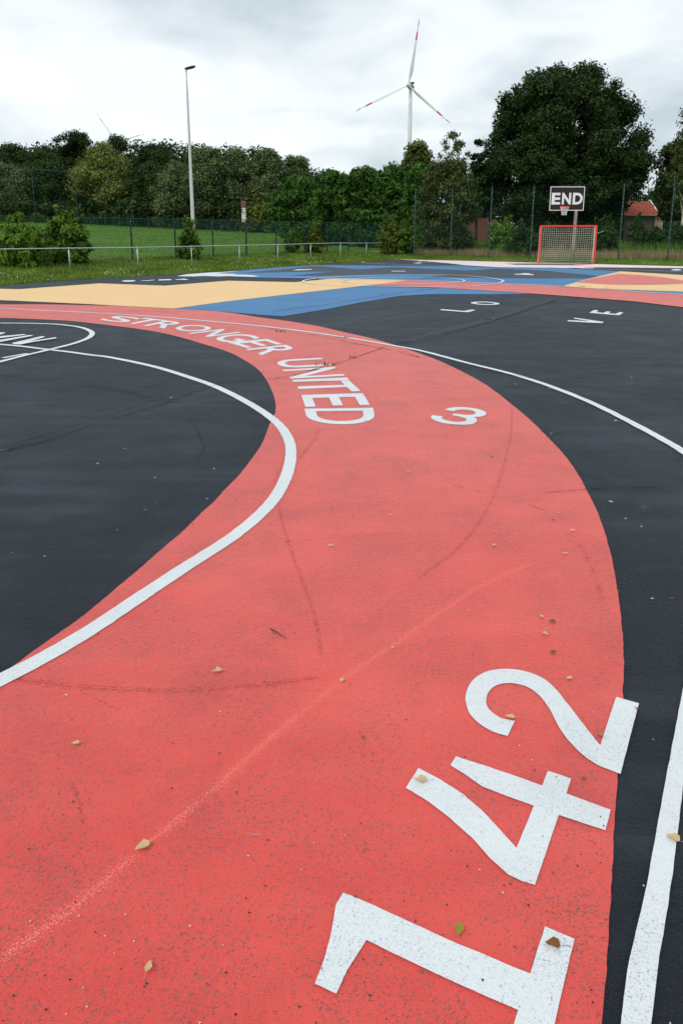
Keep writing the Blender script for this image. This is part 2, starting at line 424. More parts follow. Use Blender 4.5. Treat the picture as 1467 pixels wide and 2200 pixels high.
# far colour fields
yellow = [(-500, 612), (-200, 616), (0, 620.3), (41.8, 621.3), (213.8, 608.7), (354, 613.7), (490, 603), (633.6, 606.3), (717, 598), (877, 602), (793, 612.5), (490, 647), (374, 662.8), (274, 657.8), (167, 652), (0, 644.7), (-200, 640), (-500, 637)]
blue1 = [(374, 662.8), (490, 646.5), (793, 611.5), (877, 613), (980, 618), (1090, 625), (1135, 631.3), (1060, 632.3), (980, 632), (924, 632), (857, 636), (774, 649.7), (703.8, 663.8), (608.6, 679.5), (560, 676.5), (490, 670.2), (434, 666)]
bluefar = [(385, 594), (440, 589), (490, 584), (560, 577.5), (620, 573), (666, 569.5), (775, 570.2), (1000, 572), (1073, 574.6), (1190, 575.8), (1260, 579), (1338, 583), (1292, 593), (1268, 598.4), (1204, 617), (1080, 611), (980, 607), (877, 604), (716, 600), (716, 598.5), (620, 596), (561, 595), (480, 593.5), (385, 595)]
darkfar = [(520, 586.5), (620, 577), (666, 572), (690, 572), (775, 578.5), (843, 573.5), (1000, 581), (1035, 579.5), (1067, 576.5), (1178, 582), (1288, 593), (1262, 598), (1137, 598), (1048, 596.5), (1000, 596), (900, 597), (970, 590), (853, 589), (698, 592.7), (628, 592), (718, 583), (620, 584)]
red2 = [(793, 612.5), (877, 602), (980, 605.2), (1079.6, 609.2), (1202, 614.8), (1295, 620.8), (1467, 632.4), (1700, 648), (2100, 680), (2100, 750), (1700, 692), (1467, 660), (1362, 647.5), (1192, 634), (1090, 627), (980, 620), (877, 615)]
yellow2 = [(1206, 615), (1265, 598.4), (1332, 582.8), (1467, 591), (1700, 606), (1700, 642), (1467, 626.5), (1332, 622), (1240, 616.8)]
red3 = [(1239, 606.7), (1266, 599), (1328.6, 588), (1378, 591), (1428, 596), (1467, 602.7), (1483, 606), (1467, 609.4), (1395, 612), (1312, 611.4)]
pink = [(853, 557.2), (1000, 560.4), (1159, 564.5), (1300, 568), (1467, 572.2), (1700, 581), (1700, 585), (1467, 576), (1287, 574.2), (1180, 575.2), (1073, 574), (1000, 570), (960, 565), (900, 560)]
goalred = [(1085, 566), (1160, 565.2), (1272, 567.8), (1240, 570), (1100, 568)]
goaldark = [(1097, 566.8), (1230, 567.6), (1236, 569.3), (1105, 568.4)]
bluesl = [(1315, 621.5), (1467, 626.5), (1700, 642), (1700, 648), (1467, 632), (1390, 627.5)]
for nm, P, m, z, lb in (('blue_field', bluefar, 'blue', .004, 'far blue painted field'), ('blue_field', blue1, 'blue', .008, 'long blue wedge beside the yellow field'),
    ('dark_field', darkfar, 'asphalt2', .008, 'dark zigzag over the far blue field'), ('yellow_field', yellow, 'yellow', .012, 'large pale yellow field'),
    ('red_field', red2, 'red', .016, 'far red painted arc'), ('blue_field', bluesl, 'blue', .020, 'thin blue sliver beside the yellow shape'), ('yellow_field', yellow2, 'yellow', .024, 'yellow shape at the right edge'),
    ('red_field', red3, 'red', .028, 'red lens inside the yellow shape'), ('pink_field', pink, 'pink', .008, 'pale pink strip along the far edge'),
    ('red_field', goalred, 'red', .016, 'thin red strip before the goal'), ('dark_field', goaldark, 'asphalt2', .020, 'dark strip before the goal')):
    flat(nm, px(P, z), M[m], z, court, lb, jit=.01)

# white lines: strips of constant width
def strip(name, P, width, mat, z, parent=None, label=None, smooth=True, closed=False, jit=.0, taper=False, step=None, wob=0.0):
    Q = catmull(P, closed, 8) if smooth else P
    W = [np.array(G(p[0], p[1], z)[:2]) for p in Q]
    if step: W = resample(W, step, closed)
    m = len(W); vs = []; uv = []; L_ = 0; nrm_prev = None; T = []
    tot = sum(np.linalg.norm(W[i + 1] - W[i]) for i in range(m - 1)); run = 0
    for i in range(m):
        a = W[(i - 1) % m] if (closed or i > 0) else W[i]; c = W[(i + 1) % m] if (closed or i < m - 1) else W[i]
        d = c - a; d = d / (np.linalg.norm(d) + 1e-9); nn = np.array([-d[1], d[0]])
        if i: run += np.linalg.norm(W[i] - W[i - 1])
        wd = width
        if taper: wd = width * min(1, 6 * min(run, tot - run) / max(tot, .01) + .15)
        j1, j2 = (rj.randn(2) * jit)
        o_ = nn * rj.randn() * wob
        vs.append(W[i] + nn * (wd / 2 + j1) + o_); vs.append(W[i] - nn * (wd / 2 + j2) + o_)
        e_ = min(run, tot - run) / max(tot, .01)
        uv.append((0, e_)); uv.append((1, e_))
    fs = []
    for i in range(m if closed else m - 1):
        k = (i + 1) % m
        fs.append((2 * i, 2 * i + 1, 2 * k + 1, 2 * k))
    me = bpy.data.meshes.new(name); me.from_pydata([(v[0], v[1], z) for v in vs], [], fs)
    ul = me.uv_layers.new(name='UVMap')
    for p in me.polygons:
        for li in p.loop_indices:
            ul.data[li].uv = uv[me.loops[li].vertex_index]
    me.update()
    o = link(name, me, mat, parent)
    if label: o['label'] = label
    return o
B_ = [(-200, 724), (0, 739.5), (49, 744), (98, 750), (147, 755.6), (196, 762.4), (240, 768), (330, 787), (400, 808), (470, 833), (540, 869), (592, 905), (617, 937), (625, 972), (616, 1020), (588, 1072), (540, 1121), (480, 1166), (400, 1217), (300, 1283), (200, 1350), (100, 1409), (0, 1461), (-100, 1512)]
strip('white_line', B_, .083, M['white'], .008, court, 'thick white arc curving over the red band', jit=.0011, step=.02)
A_ = [(-200, 700), (-60, 695), (0, 694), (65.4, 694.5), (114.5, 696), (147, 699), (172, 702.7), (188, 707.6), (197, 713), (198.5, 718), (193, 724), (180, 730.5), (155.4, 738.7), (131, 745), (106, 751), (82, 756.7), (49, 764.5), (0, 777), (-60, 792)]
strip('white_line', A_, .085, M['white'], .012, court, 'white circle with large letters in it', jit=.003, step=.05)
C_ = [(-200, 656), (0, 662), (100, 667), (200, 672), (300, 677.5), (401, 685.5), (490, 693.5), (557, 700), (657, 712), (757, 727), (844, 742), (907.5, 754), (1002, 779), (1102, 804), (1191, 833), (1279.7, 869.5), (1368, 914), (1427, 946), (1467, 970), (1580, 1050)]
strip('white_line', C_, .075, M['white'], .010, court, 'long white line from far left to the right edge', jit=.002, step=.05)
strip('white_line', [(7, 768.7), (60, 759)], .07, M['white'], .009, court, 'short white line beside the circle', smooth=False)
rightline = [(1500, 1290), (1481, 1390), (1467, 1475), (1443.5, 1600), (1413.5, 1760), (1388.5, 1900), (1364.6, 2000), (1346, 2089.5), (1332.6, 2200), (1318, 2320), (1385, 2320), (1398.5, 2200), (1406, 2124.5), (1416, 2050), (1433.5, 1950), (1453.5, 1800), (1467, 1680), (1490, 1540), (1513, 1400), (1528, 1290)]
flat('white_line', px(rightline, .008), M['white'], .008, court, 'white line at the right edge in the foreground', jit=.0008)
W1 = [(460, 592), (561, 595.3), (620, 596), (716, 598.5), (871, 601.5), (980, 604.8), (1080, 609), (1202, 614.5), (1295, 620.5), (1380, 627), (1467, 632), (1560, 639)]
strip('white_line', W1, .09, M['white'], .032, court, 'far white line along the red arc')
big = [(651, 604), (665, 599.5), (700, 596), (760, 592.5), (853, 590), (940, 590), (1000, 592), (1045, 596), (1075, 601), (1079, 605), (1060, 609.5), (1000, 614.3), (879, 615.5), (775, 613.5), (698, 611), (662, 607.5)]
small = [(737, 602.6), (765, 597.7), (853, 595.2), (944, 596), (985, 599.5), (997, 603), (975, 606.6), (944, 608.2), (853, 609.5), (777, 608.3), (745, 605.7)]
strip('white_circle', big, .085, M['white'], .036, court, 'large far white circle', closed=True)
strip('white_circle', small, .075, M['white'], .036, court, 'smaller white circle inside the large far one', closed=True)
strip('white_line', [(1240, 576), (1330, 579), (1467, 583.5), (1700, 592)], .09, M['white'], .012, court, 'thin far white line at the right')
strip('white_line', [(853, 557.8), (800, 560), (778, 562.5), (790, 565), (850, 567.5), (1000, 571)], .09, M['white'], .012, court, 'white arc in the far corner')
strip('white_line', [(930, 559.5), (903, 560.8), (906, 562.8), (940, 565), (1020, 568)], .09, M['white'], .012, court, 'second white arc in the far corner')
flat('white_smear', px([(380, 593), (400, 589.3), (430, 587), (450, 585.5), (480, 584.2), (515, 582), (500, 584.2), (466, 586.8), (485, 588), (510, 588.2), (500, 589.8), (530, 590.2), (556, 592.4), (545, 593.2), (561, 594.6), (520, 594.2), (495, 593), (470, 594.2), (440, 592.6), (415, 594)], .016), M['white'], .016, court, 'ragged white paint smear by the left edge')
flat('white_smear', px([(1178, 574.2), (1195, 573.4), (1216, 574.6), (1240, 574), (1262, 575.4), (1278, 575.2), (1272, 576.6), (1250, 576.4), (1235, 575.6), (1215, 576), (1190, 575.4)], .016), M['white'], .016, court, 'ragged white lettering near the goal')

# painted digits and letters
def zc(P, ox, oy, s): return [(ox + x / s, oy + y / s) for x, y in P]
d2 = zc([(712, 362), (660, 348), (610, 322), (570, 290), (542, 250), (532, 200), (540, 160), (560, 125), (600, 95), (650, 78), (710, 74), (770, 80), (830, 98), (880, 125), (920, 162), (955, 205), (1000, 262), (1040, 315), (1075, 360), (1110, 402), (1178, 194), (1276, 222), (1197, 525), (1150, 508), (1100, 487), (1050, 455), (1005, 415), (965, 370), (930, 320), (905, 270), (885, 235), (855, 195), (820, 165), (780, 145), (730, 135), (690, 137), (655, 150), (630, 175), (620, 205), (625, 235), (645, 260), (680, 283), (715, 292), (744, 297)], 734, 1400, 2.0014)
d4 = zc([(275, 585), (330, 500), (430, 553), (520, 612), (600, 680), (680, 765), (750, 843), (825, 662), (700, 618), (605, 580), (540, 535), (466, 488), (490, 450), (600, 485), (740, 532), (860, 575), (885, 512), (985, 545), (965, 610), (1155, 680), (1133, 768), (932, 702), (830, 1002), (770, 985), (715, 958), (640, 890), (560, 800), (460, 712), (375, 645)], 734, 1400, 2.0014)
d1 = [(737, 1917), (722, 1942), (712, 2000), (697, 2060), (676, 2113), (722, 2135), (745, 2085), (787, 2019), (845, 2048), (980, 2112), (1112, 2170), (1082, 2272), (1160, 2310), (1190, 2200), (1233, 2017), (1170, 1990), (1138, 2092), (950, 2013), (870, 1976), (800, 1943)]
d3 = zc([(470, 172), (560, 142), (650, 128), (780, 125), (930, 135), (1080, 160), (1190, 195), (1240, 225), (1242, 250), (1215, 278), (1160, 298), (1080, 308), (1010, 308), (1055, 338), (1073, 375), (1050, 410), (990, 438), (900, 450), (760, 452), (560, 438), (400, 410), (280, 365), (215, 318), (240, 275), (440, 297), (410, 322), (450, 350), (520, 372), (620, 392), (740, 398), (830, 388), (880, 360), (860, 335), (800, 315), (720, 295), (600, 275), (655, 243), (760, 258), (850, 268), (950, 268), (1020, 255), (1050, 232), (1010, 200), (920, 178), (790, 172), (690, 180), (640, 200)], 900, 860, 8.629)
def soften(P, n=5):
    P = [np.array(p, float) for p in P]; m = len(P); out = []
    def sharp(i):
        u = P[i] - P[i - 1]; v = P[(i + 1) % m] - P[i]
        return u @ v / (np.linalg.norm(u) * np.linalg.norm(v) + 1e-9) < .80
    sh = [sharp(i) for i in range(m)]
    for i in range(m):
        p1, p2 = P[i], P[(i + 1) % m]
        p0 = 2 * p1 - p2 if sh[i] else P[i - 1]; p3 = 2 * p2 - p1 if sh[(i + 1) % m] else P[(i + 2) % m]
        for k in range(n):
            t = k / n; out.append(.5 * ((2 * p1) + (-p0 + p2) * t + (2 * p0 - 5 * p1 + 4 * p2 - p3) * t * t + (-p0 + 3 * p1 - 3 * p2 + p3) * t ** 3))
    return out
d2, d3 = soften(d2), soften(d3)
for P, lb in ((d1, '1'), (d4, '4'), (d2, '2'), (d3, '3')):
    flat('painted_digit', px(P, .008), M['white'], .008, court, 'large white painted digit ' + lb, jit=.0006, step=.012)
lL = zc([(300, 237), (325, 227), (640, 253), (750, 233), (808, 240), (705, 272), (640, 268), (305, 241)], 900, 630, 6.668)
lV = zc([(185, 328), (210, 318), (520, 334), (270, 294), (300, 284), (706, 343), (690, 360), (550, 356), (190, 334)], 1190, 640, 6.668)
lE = zc([(502, 210), (570, 172), (636, 180), (602, 203), (700, 214), (750, 192), (812, 198), (775, 220), (875, 228), (935, 203), (993, 210), (930, 248), (820, 240), (506, 214)], 1190, 640, 6.668)
for P, lb in ((lL, 'L'), (lV, 'V'), (lE, 'E')): flat('painted_letter', px(P, .008), M['white'], .008, court, 'white painted letter %s on dark asphalt' % lb, jit=.002)
def ell(cx, cy, rx, ry, tilt, n=40): return [(cx + rx * math.cos(t), cy + ry * math.sin(t) + tilt * rx * math.cos(t)) for t in (2 * math.pi * k / n for k in range(n))]
flat('painted_letter', px(zc(ell(945, 143, 206, 23, .03), 900, 630, 6.668), .008), M['white'], .008, court, 'white painted letter O on dark asphalt', jit=.002,
     holes=(px(zc(ell(945, 143, 132, 12.5, .03), 900, 630, 6.668), .008)[::-1],))
for k, P in enumerate(([(-20, 268), (70, 270), (72, 280), (10, 296), (-20, 300)], [(-60, 326), (318, 291), (352, 300), (-60, 352)], [(-60, 378), (395, 303), (445, 311), (-60, 408)], [(165, 408), (555, 318), (597, 324), (585, 332), (350, 400), (272, 428), (178, 423)], )):
    flat('painted_letter', px(zc(P, 0, 670, 6.1125), .012 + .002 * k), M['white'], .012 + .002 * k, court, 'stroke of a large white letter in the circle', jit=.003)
flat('painted_letter', px(zc([(262, 418), (400, 384), (735, 333), (757, 345), (420, 398), (275, 428)], 0, 670, 6.1125), .020), M['white'], .020, court, 'stroke of a large white letter in the circle', jit=.003)
# small far letters, seen almost edge on
flat('painted_letter', px(ell(277, 603.6, 15, 1.7, -.02), .016), M['white'], .016, court, 'small far white letter O')
flat('painted_letter', px([(303, 603.6), (304, 602.8), (318, 602.1), (331, 600.8), (332.5, 601.8), (318, 603.4)], .016), M['white'], .016, court, 'small far white slanted letter')
flat('painted_letter', px([(340, 602.6), (342, 600.2), (367, 599.6), (370, 601.8)], .016), M['white'], .016, court, 'small far white square letter')
flat('painted_letter', px([(376, 601.2), (378, 600), (390, 599.3), (396, 598.6), (402, 599.8), (406, 600.4), (398, 601.6), (390, 601)], .016), M['white'], .016, court, 'small far white crossed letter')
flat('painted_letter', px([(629, 580.2), (640, 578.7), (671, 578), (668, 579.5), (650, 580.2), (642, 581)], .016), M['white'], .016, court, 'far white letter on the dark zigzag')
flat('painted_letter', px([(840, 581.9), (870, 582.1), (870, 583.3), (841, 583)], .016), M['white'], .016, court, 'far white dash on the dark zigzag')
flat('painted_letter', px([(1104, 588.6), (1120, 588), (1122, 586.9), (1138, 587.3), (1137, 588.4), (1146, 589), (1145, 591), (1124, 590.3), (1105, 589.8)], .016), M['white'], .016, court, 'far white blocky letter')
flat('painted_letter', px([(886, 565), (896, 563.8), (907, 565.2), (900, 566.2)], .016), M['white'], .016, court, 'tiny far white letter')
flat('painted_letter', px(ell(1452, 579.6, 11, 1.5, 0), .016), M['white'], .016, court, 'far white letter at the right edge')

_gl = {}
def glyph(ch, off=0.0, res=8):
    if (ch, off) in _gl: return _gl[(ch, off)]
    cu = bpy.data.curves.new('g', 'FONT'); cu.body = ch; cu.size = 1; cu.offset = off; cu.resolution_u = res
    o = bpy.data.objects.new('g', cu); COL.objects.link(o)
    bpy.context.view_layer.update()
    me = bpy.data.meshes.new_from_object(o.evaluated_get(bpy.context.evaluated_depsgraph_get()))
    v = np.array([p.co[:2] for p in me.vertices]); f = [tuple(p.vertices) for p in me.polygons]
    bpy.data.objects.remove(o)
    v = (v - v.min(0)) / (v.max(0) - v.min(0))
    _gl[(ch, off)] = (v, f); return v, f
def ground_letter(ch, bs, be, te, ts, off, lb):
    v, f = glyph(ch, off); z = .008
    a, b_, c, d = (np.array(G(p[0], p[1], z)[:2]) for p in (bs, be, te, ts))
    vs = [(1 - q) * ((1 - p) * a + p * b_) + q * ((1 - p) * d + p * c) for p, q in v]
    fs = []
    for t in f:
        x = [vs[i] for i in t]; ar = sum(x[i][0] * x[(i + 1) % len(x)][1] - x[(i + 1) % len(x)][0] * x[i][1] for i in range(len(x)))
        fs.append(t if ar > 0 else t[::-1])
    me = bpy.data.meshes.new('painted_letter'); me.from_pydata([(p[0], p[1], z) for p in vs], [], fs); me.update()
    o = link('painted_letter', me, M['white'], court); o['label'] = lb
Z5 = lambda x, y: (180 + x / 4.584, 660 + y / 4.584)
txt = [('S', Z5(150, 122), Z5(395, 152), Z5(570, 108), Z5(340, 86)), ('T', Z5(360, 150), Z5(588, 176), Z5(830, 130), Z5(600, 104)),
       ('R', Z5(583, 180), Z5(800, 210), Z5(1048, 160), Z5(815, 131)), ('O', Z5(866, 214), Z5(1088, 246), Z5(1294, 200), Z5(1072, 168)),
       ('N', (405, 716), (447, 724), (519, 714.5), (479, 706.5)), ('G', (454, 727), (490, 736), (560, 725), (522, 716.3)),
       ('E', (490, 736), (530, 747.5), (608, 739.5), (574, 728)), ('R', (527, 750), (563, 763), (646, 753), (614, 740.5)),
       ('U', (588, 774), (606, 791.5), (713, 785), (690, 768.5)), ('N', (606, 794.5), (625, 813.5), (741, 807), (719, 788)),
       ('I', (627, 816), (631, 820.5), (750, 817), (746, 811)), ('T', (631, 820), (650, 847), (775, 840), (750, 817.5)),
       ('E', (647, 848.5), (656, 874), (795, 870.5), (779, 844.5)), ('D', (654, 878), (662, 911.5), (809, 911.5), (801, 876))]
def grow(q, fu, fv):
    a, b_, c, d = (np.array(p, float) for p in q); m = (a + b_ + c + d) / 4
    u = ((b_ - a) + (c - d)) / 4 * fu; v = ((d - a) + (c - b_)) / 4 * fv
    return tuple(m - u - v), tuple(m + u - v), tuple(m + u + v), tuple(m - u + v)
txt = [(t[0], *(grow(t[1:], 1.2, 1.05) if t[0] in 'OG' else grow(t[1:], 1.1, 1.06) if t[0] == 'S' else t[1:])) for t in txt]
for i, (ch, a, b_, c, d) in enumerate(txt):
    ground_letter(ch, a, b_, c, d, .012, 'white letter %s in the curved slogan on the red band' % ch)

# marks, repairs and cracks
DZ = [.0043]
def decal(P, w_, m, lb=None, name='tyre_mark', **k):
    DZ[0] += .00003
    if 'taper' not in k: k['taper'] = False
    return strip(name, P, w_, M[m], DZ[0], court, lb, **k)
decal([(-200, 2200), (0, 2060), (150, 1955), (300, 1830), (450, 1702), (560, 1603), (650, 1530), (750, 1450), (850, 1382), (950, 1312), (1060, 1245), (1200, 1190)], .085, 'redband', 'lighter red diagonal streak', 'paint_streak')
decal([(1099, 870), (1097, 930), (1086, 985), (1062, 1060), (1030, 1120), (990, 1170), (930, 1220), (850, 1275)], .035, 'scuff')
decal([(-50, 1450), (60, 1462), (150, 1474), (300, 1483), (450, 1481), (600, 1468), (720, 1450)], .05, 'scuff')
decal([(597, 1075), (608, 1130), (635, 1210), (665, 1290), (685, 1370), (690, 1430)], .03, 'scuff')
decal([(1225, 1145), (1262, 1200), (1285, 1260), (1300, 1330)], .05, 'scuffsoft')
decal([(560, 902), (700, 890), (830, 872), (950, 846), (1045, 820)], .05, 'scuffsoft')
decal([(830, 885), (900, 862), (990, 810), (1005, 790)], .04, 'scuffsoft')
decal([(686, 920), (676, 945), (655, 970), (640, 990)], .04, 'scuff')
decal([(600, 895), (500, 905)], .04, 'scuffsoft')
decal([(150, 1675), (170, 1720), (182, 1790)], .02, 'scuff'); decal([(165, 1480), (215, 1505), (262, 1530)], .012, 'scuff')
decal([(612, 930), (612, 975), (600, 1010), (585, 1045)], .02, 'scuff')
decal([(940, 1030), (1040, 1060), (1150, 1090), (1210, 1110)], .05, 'scuffsoft')
decal([(600, 700), (660, 730), (700, 760), (740, 790)], .03, 'scuffsoft')
decal([(430, 715), (560, 735), (700, 730), (760, 700)], .03, 'scuffsoft')
for k in range(9):
    x = 470 + k * 46; y = 1176 - k * 3.9
    decal([(x, y), (x + 9, y - .8), (x + 19, y - 1.6)], .016, 'scuff', smooth=False)
decal([(850, 742), (930, 718), (1010, 698), (1080, 677), (1150, 654), (1200, 638)], .34, 'sealband', 'grey sealed crack crossing the dark asphalt', 'sealed_crack')
decal([(-100, 1000), (5, 958), (190, 903), (370, 845), (540, 803), (590, 795)], .22, 'greysmear', None, 'dust_smear')
decal([(-50, 800), (100, 810), (260, 832), (380, 862), (560, 820)], .25, 'greysmear', None, 'dust_smear')
decal([(1255, 1010), (1330, 1040), (1380, 1090), (1390, 1180)], .28, 'greysmear', None, 'dust_smear')
decal([(900, 770), (1050, 762), (1200, 770), (1400, 800), (1500, 815)], .5, 'greysmear', None, 'dust_smear')
decal([(1150, 720), (1300, 700), (1467, 690)], .5, 'greysmear', None, 'dust_smear')
decal([(1200, 760), (1330, 775), (1467, 730)], .4, 'greysmear', None, 'dust_smear')
decal([(780, 690), (900, 668), (1080, 650)], .5, 'greysmear', None, 'dust_smear')
decal([(0, 747.5), (40, 751), (75, 755.5)], .05, 'faintwhite', None, 'worn_line', smooth=False)
decal([(44, 706.5), (62, 708), (82, 709.8)], .06, 'faintwhite', None, 'worn_line'); decal([(36, 711), (62, 708), (92, 704.5)], .06, 'faintwhite', None, 'worn_line')
decal([(535, 1792), (580, 1793), (640, 1789)], .006, 'faintwhite', None, 'worn_line')
def crack(P, w_, m, amp):
    Q = []
    for i in range(len(P) - 1):
        for k in range(7):
            t = k / 7; Q.append((P[i][0] + (P[i + 1][0] - P[i][0]) * t, P[i][1] + (P[i + 1][1] - P[i][1]) * t + rj.randn() * amp))
    Q.append(P[-1]); DZ[0] += .00003
    strip('crack', Q, w_ * .8, M[m], DZ[0] + .005, court, smooth=False, jit=w_ * .3)
crack([(0, 972), (90, 950), (190, 916), (290, 885), (368, 862)], .012, 'crack', .8)
crack([(372, 858), (430, 838), (475, 824), (540, 816), (583, 812)], .012, 'crack', .7)
crack([(0, 806), (150, 825), (260, 838), (320, 852), (372, 857)], .008, 'crack', .6)
crack([(583, 816), (640, 803), (700, 787), (760, 769), (843, 740)], .016, 'crackred', .6)
crack([(850, 740), (930, 720), (1010, 702), (1080, 682), (1150, 659), (1195, 643)], .014, 'crack', .3)
crack([(560, 703), (620, 713), (700, 724), (760, 737), (815, 747), (850, 753), (900, 768)], .014, 'crackred', .4)
crack([(240, 667), (340, 669), (440, 677), (540, 684)], .012, 'crackred', .3)
crack([(960, 785), (1100, 805), (1190, 824), (1300, 836), (1467, 857)], .010, 'crack', .5)
crack([(590, 668), (640, 661), (720, 652), (790, 640), (880, 626), (940, 619)], .03, 'crack', .3)
crack([(1170, 1058), (1240, 1052), (1262, 1050)], .006, 'crackred', .4); crack([(1268, 1050), (1340, 1045), (1420, 1048)], .008, 'crack', .5)
crack([(405, 893), (425, 925), (440, 960), (430, 980), (400, 992)], .0035, 'crack', .8)
crack([(1070, 765 + 0), (1000, 772)], .008, 'crack', .3)

# ------------------------------------------------------------------ foliage
def leaves(name, blobs, n, size, mat, parent=None, seed=1, aspect=1.8, droop=0.0, shell=.45, flat_=.85, tint_bias=0.0):
    R = np.random.RandomState(seed); bl = np.array([b_[:4] for b_ in blobs], float)
    wt = bl[:, 3] ** 2; k = R.choice(len(bl), n, p=wt / wt.sum())
    d = R.randn(n, 3); d /= np.linalg.norm(d, axis=1)[:, None]
    rr = bl[k, 3] * R.rand(n) ** shell * (1 + .16 * R.randn(n))
    P = bl[k, :3] + d * rr[:, None] * np.array([1, 1, flat_])
    nrm = d * .7 + R.randn(n, 3) * .55 + np.array([0, 0, .35]); nrm /= np.linalg.norm(nrm, axis=1)[:, None]
    t = R.randn(n, 3); t[:, 2] -= droop * 2
    a = t - (t * nrm).sum(1)[:, None] * nrm; a /= np.linalg.norm(a, axis=1)[:, None] + 1e-9
    b_ = np.cross(nrm, a)
    s = size * (0.55 + .9 * R.rand(n)); la = s[:, None] * a * .5 * aspect; lb = s[:, None] * b_ * .5
    cup = nrm * (s * .18)[:, None]
    V_ = np.stack([P - la, P + lb * .9 - la * .1 + cup, P + la, P - lb * .9 - la * .1 + cup], 1).reshape(-1, 3)
    me = bpy.data.meshes.new(name); me.vertices.add(4 * n); me.vertices.foreach_set('co', V_.ravel())
    me.loops.add(4 * n); me.loops.foreach_set('vertex_index', np.arange(4 * n, dtype=np.int32))
    me.polygons.add(n); me.polygons.foreach_set('loop_start', np.arange(0, 4 * n, 4, dtype=np.int32)); me.polygons.foreach_set('loop_total', np.full(n, 4, dtype=np.int32))
    at = me.attributes.new('tint', 'FLOAT', 'FACE')
    bt = R.rand(len(bl)); tv = np.clip(.5 * bt[k] + .6 * R.rand(n) - .05 + tint_bias, 0, 1)
    at.data.foreach_set('value', tv.astype(np.float32)); me.update(calc_edges=True)
    return link(name, me, mat, parent)
def blobs_profile(x, y, z0, z1, prof, nb, rb, seed, core=.45):
    """prof: (t, left radius, right radius) from the bottom of the crown to its top"""
    R = np.random.RandomState(seed); T = [p[0] for p in prof]; out = []
    tt = np.linspace(0, 1, 60); ar = np.interp(tt, T, [p[1] + p[2] for p in prof]); cdf = np.cumsum(ar + .01); cdf /= cdf[-1]
    for i in range(nb):
        t = np.interp(R.rand(), cdf, tt); rl = np.interp(t, T, [p[1] for p in prof]); rr = np.interp(t, T, [p[2] for p in prof])
        ph = R.rand() * 2 * math.pi; rad = R.rand() ** core; r = rb * (.6 + .8 * R.rand())
        c, s_ = math.cos(ph), math.sin(ph)
        Rx = max(0, (rr if c > 0 else rl) - r * .75); Ry = max(0, (rl + rr) / 2 * .95 - r * .75)
        out.append((x + c * rad * Rx, y + s_ * rad * Ry, min(z0 + t * (z1 - z0), z1 - r * .7), r))
    return out
def limbs(mb, x, y, zb, blobs, r0, n=9, seed=0, top=.9, zc0=None):
    R = random.Random(seed); bs = sorted(blobs, key=lambda b: b[2]); ztop = zb + (bs[-1][2] - zb) * top
    pts = [(x, y, zb - .1)]; rs = [r0 * 1.25]
    for k in range(1, 7):
        t = k / 6; pts.append((x + R.uniform(-.25, .25) * t * 2 * r0 * 2, y + R.uniform(-.2, .2) * t, zb + (ztop - zb) * t)); rs.append(r0 * (1 - .85 * t) + .01)
    mb.tube(pts, rs, 8)
    for k in range(n):
        b_ = R.choice(bs); t = R.uniform(.2, .75); i = t * 6; i0 = int(i); p = [pts[i0][j] + (pts[i0 + 1][j] - pts[i0][j]) * (i - i0) for j in range(3)]
        if b_[2] < p[2]: p[2] = max(zb + .3 * (ztop - zb) * .5, b_[2] - 1.0 * r0 * 4)
        q = b_[:3]; mid = [(p[j] + q[j]) / 2 for j in range(3)]; mid[2] -= .08 * abs(q[0] - p[0])
        r1 = r0 * (1 - .8 * t) * .6
        mb.tube([p, mid, q], [r1, r1 * .6, r1 * .15 + .004], 5)
def tree(name, px0, Yd, ptop, pwl, pwr, mat, label, cat='tree', group=None, nb=60, rb=1.2, n=9000, size=.3, seed=1, prof=None, cb=.12, bark='bark', r0=.2, nl=9, d_sh=9, **k):
    """px0 column of the trunk, Yd distance, ptop row of the top, pwl/pwr crown reach in photo pixels at its widest"""
    x = AT(px0, 500, Yd)[0]; zt = AT(px0, ptop, Yd)[2]; zb = float(hz(x, Yd)); sc = Yd / 1610.0
    o = empty(name, (x, Yd, zb), label, cat, group)
    prof = prof or [(0, .75, .75), (.25, 1, 1), (.55, .95, .95), (.8, .65, .65), (1, .2, .2)]
    pr = [(t, a * pwl * sc, b_ * pwr * sc) for t, a, b_ in prof]
    z0 = zb + cb * (zt - zb)
    bl = blobs_profile(x, Yd, z0, zt, pr, nb, rb, seed)
    if cat == 'shrub' and label and d_sh:
        Rs = random.Random(seed)
        for _ in range(d_sh):
            b0 = Rs.choice([b for b in bl if b[2] > z0 + .45 * (zt - z0)]); lx, ly = Rs.uniform(-.18, .18), Rs.uniform(-.15, .15)
            for q in range(5): bl.append((b0[0] + lx * q / 2, b0[1] + ly * q / 2, b0[2] + b0[3] * .7 + .09 * q * (zt - zb) / 2, .13 * (1 - q * .13) * (rb / .25)))
    leaves('crown' if cat == 'tree' else 'foliage', bl, n, size, L[mat], o, seed, **k)
    mb = MB(); limbs(mb, x, Yd, zb, bl, r0, nl, seed); mb.build('trunk' if cat == 'tree' else 'stem', M[bark], o, True)
    return o
wood = 'trees at the far side of the field'
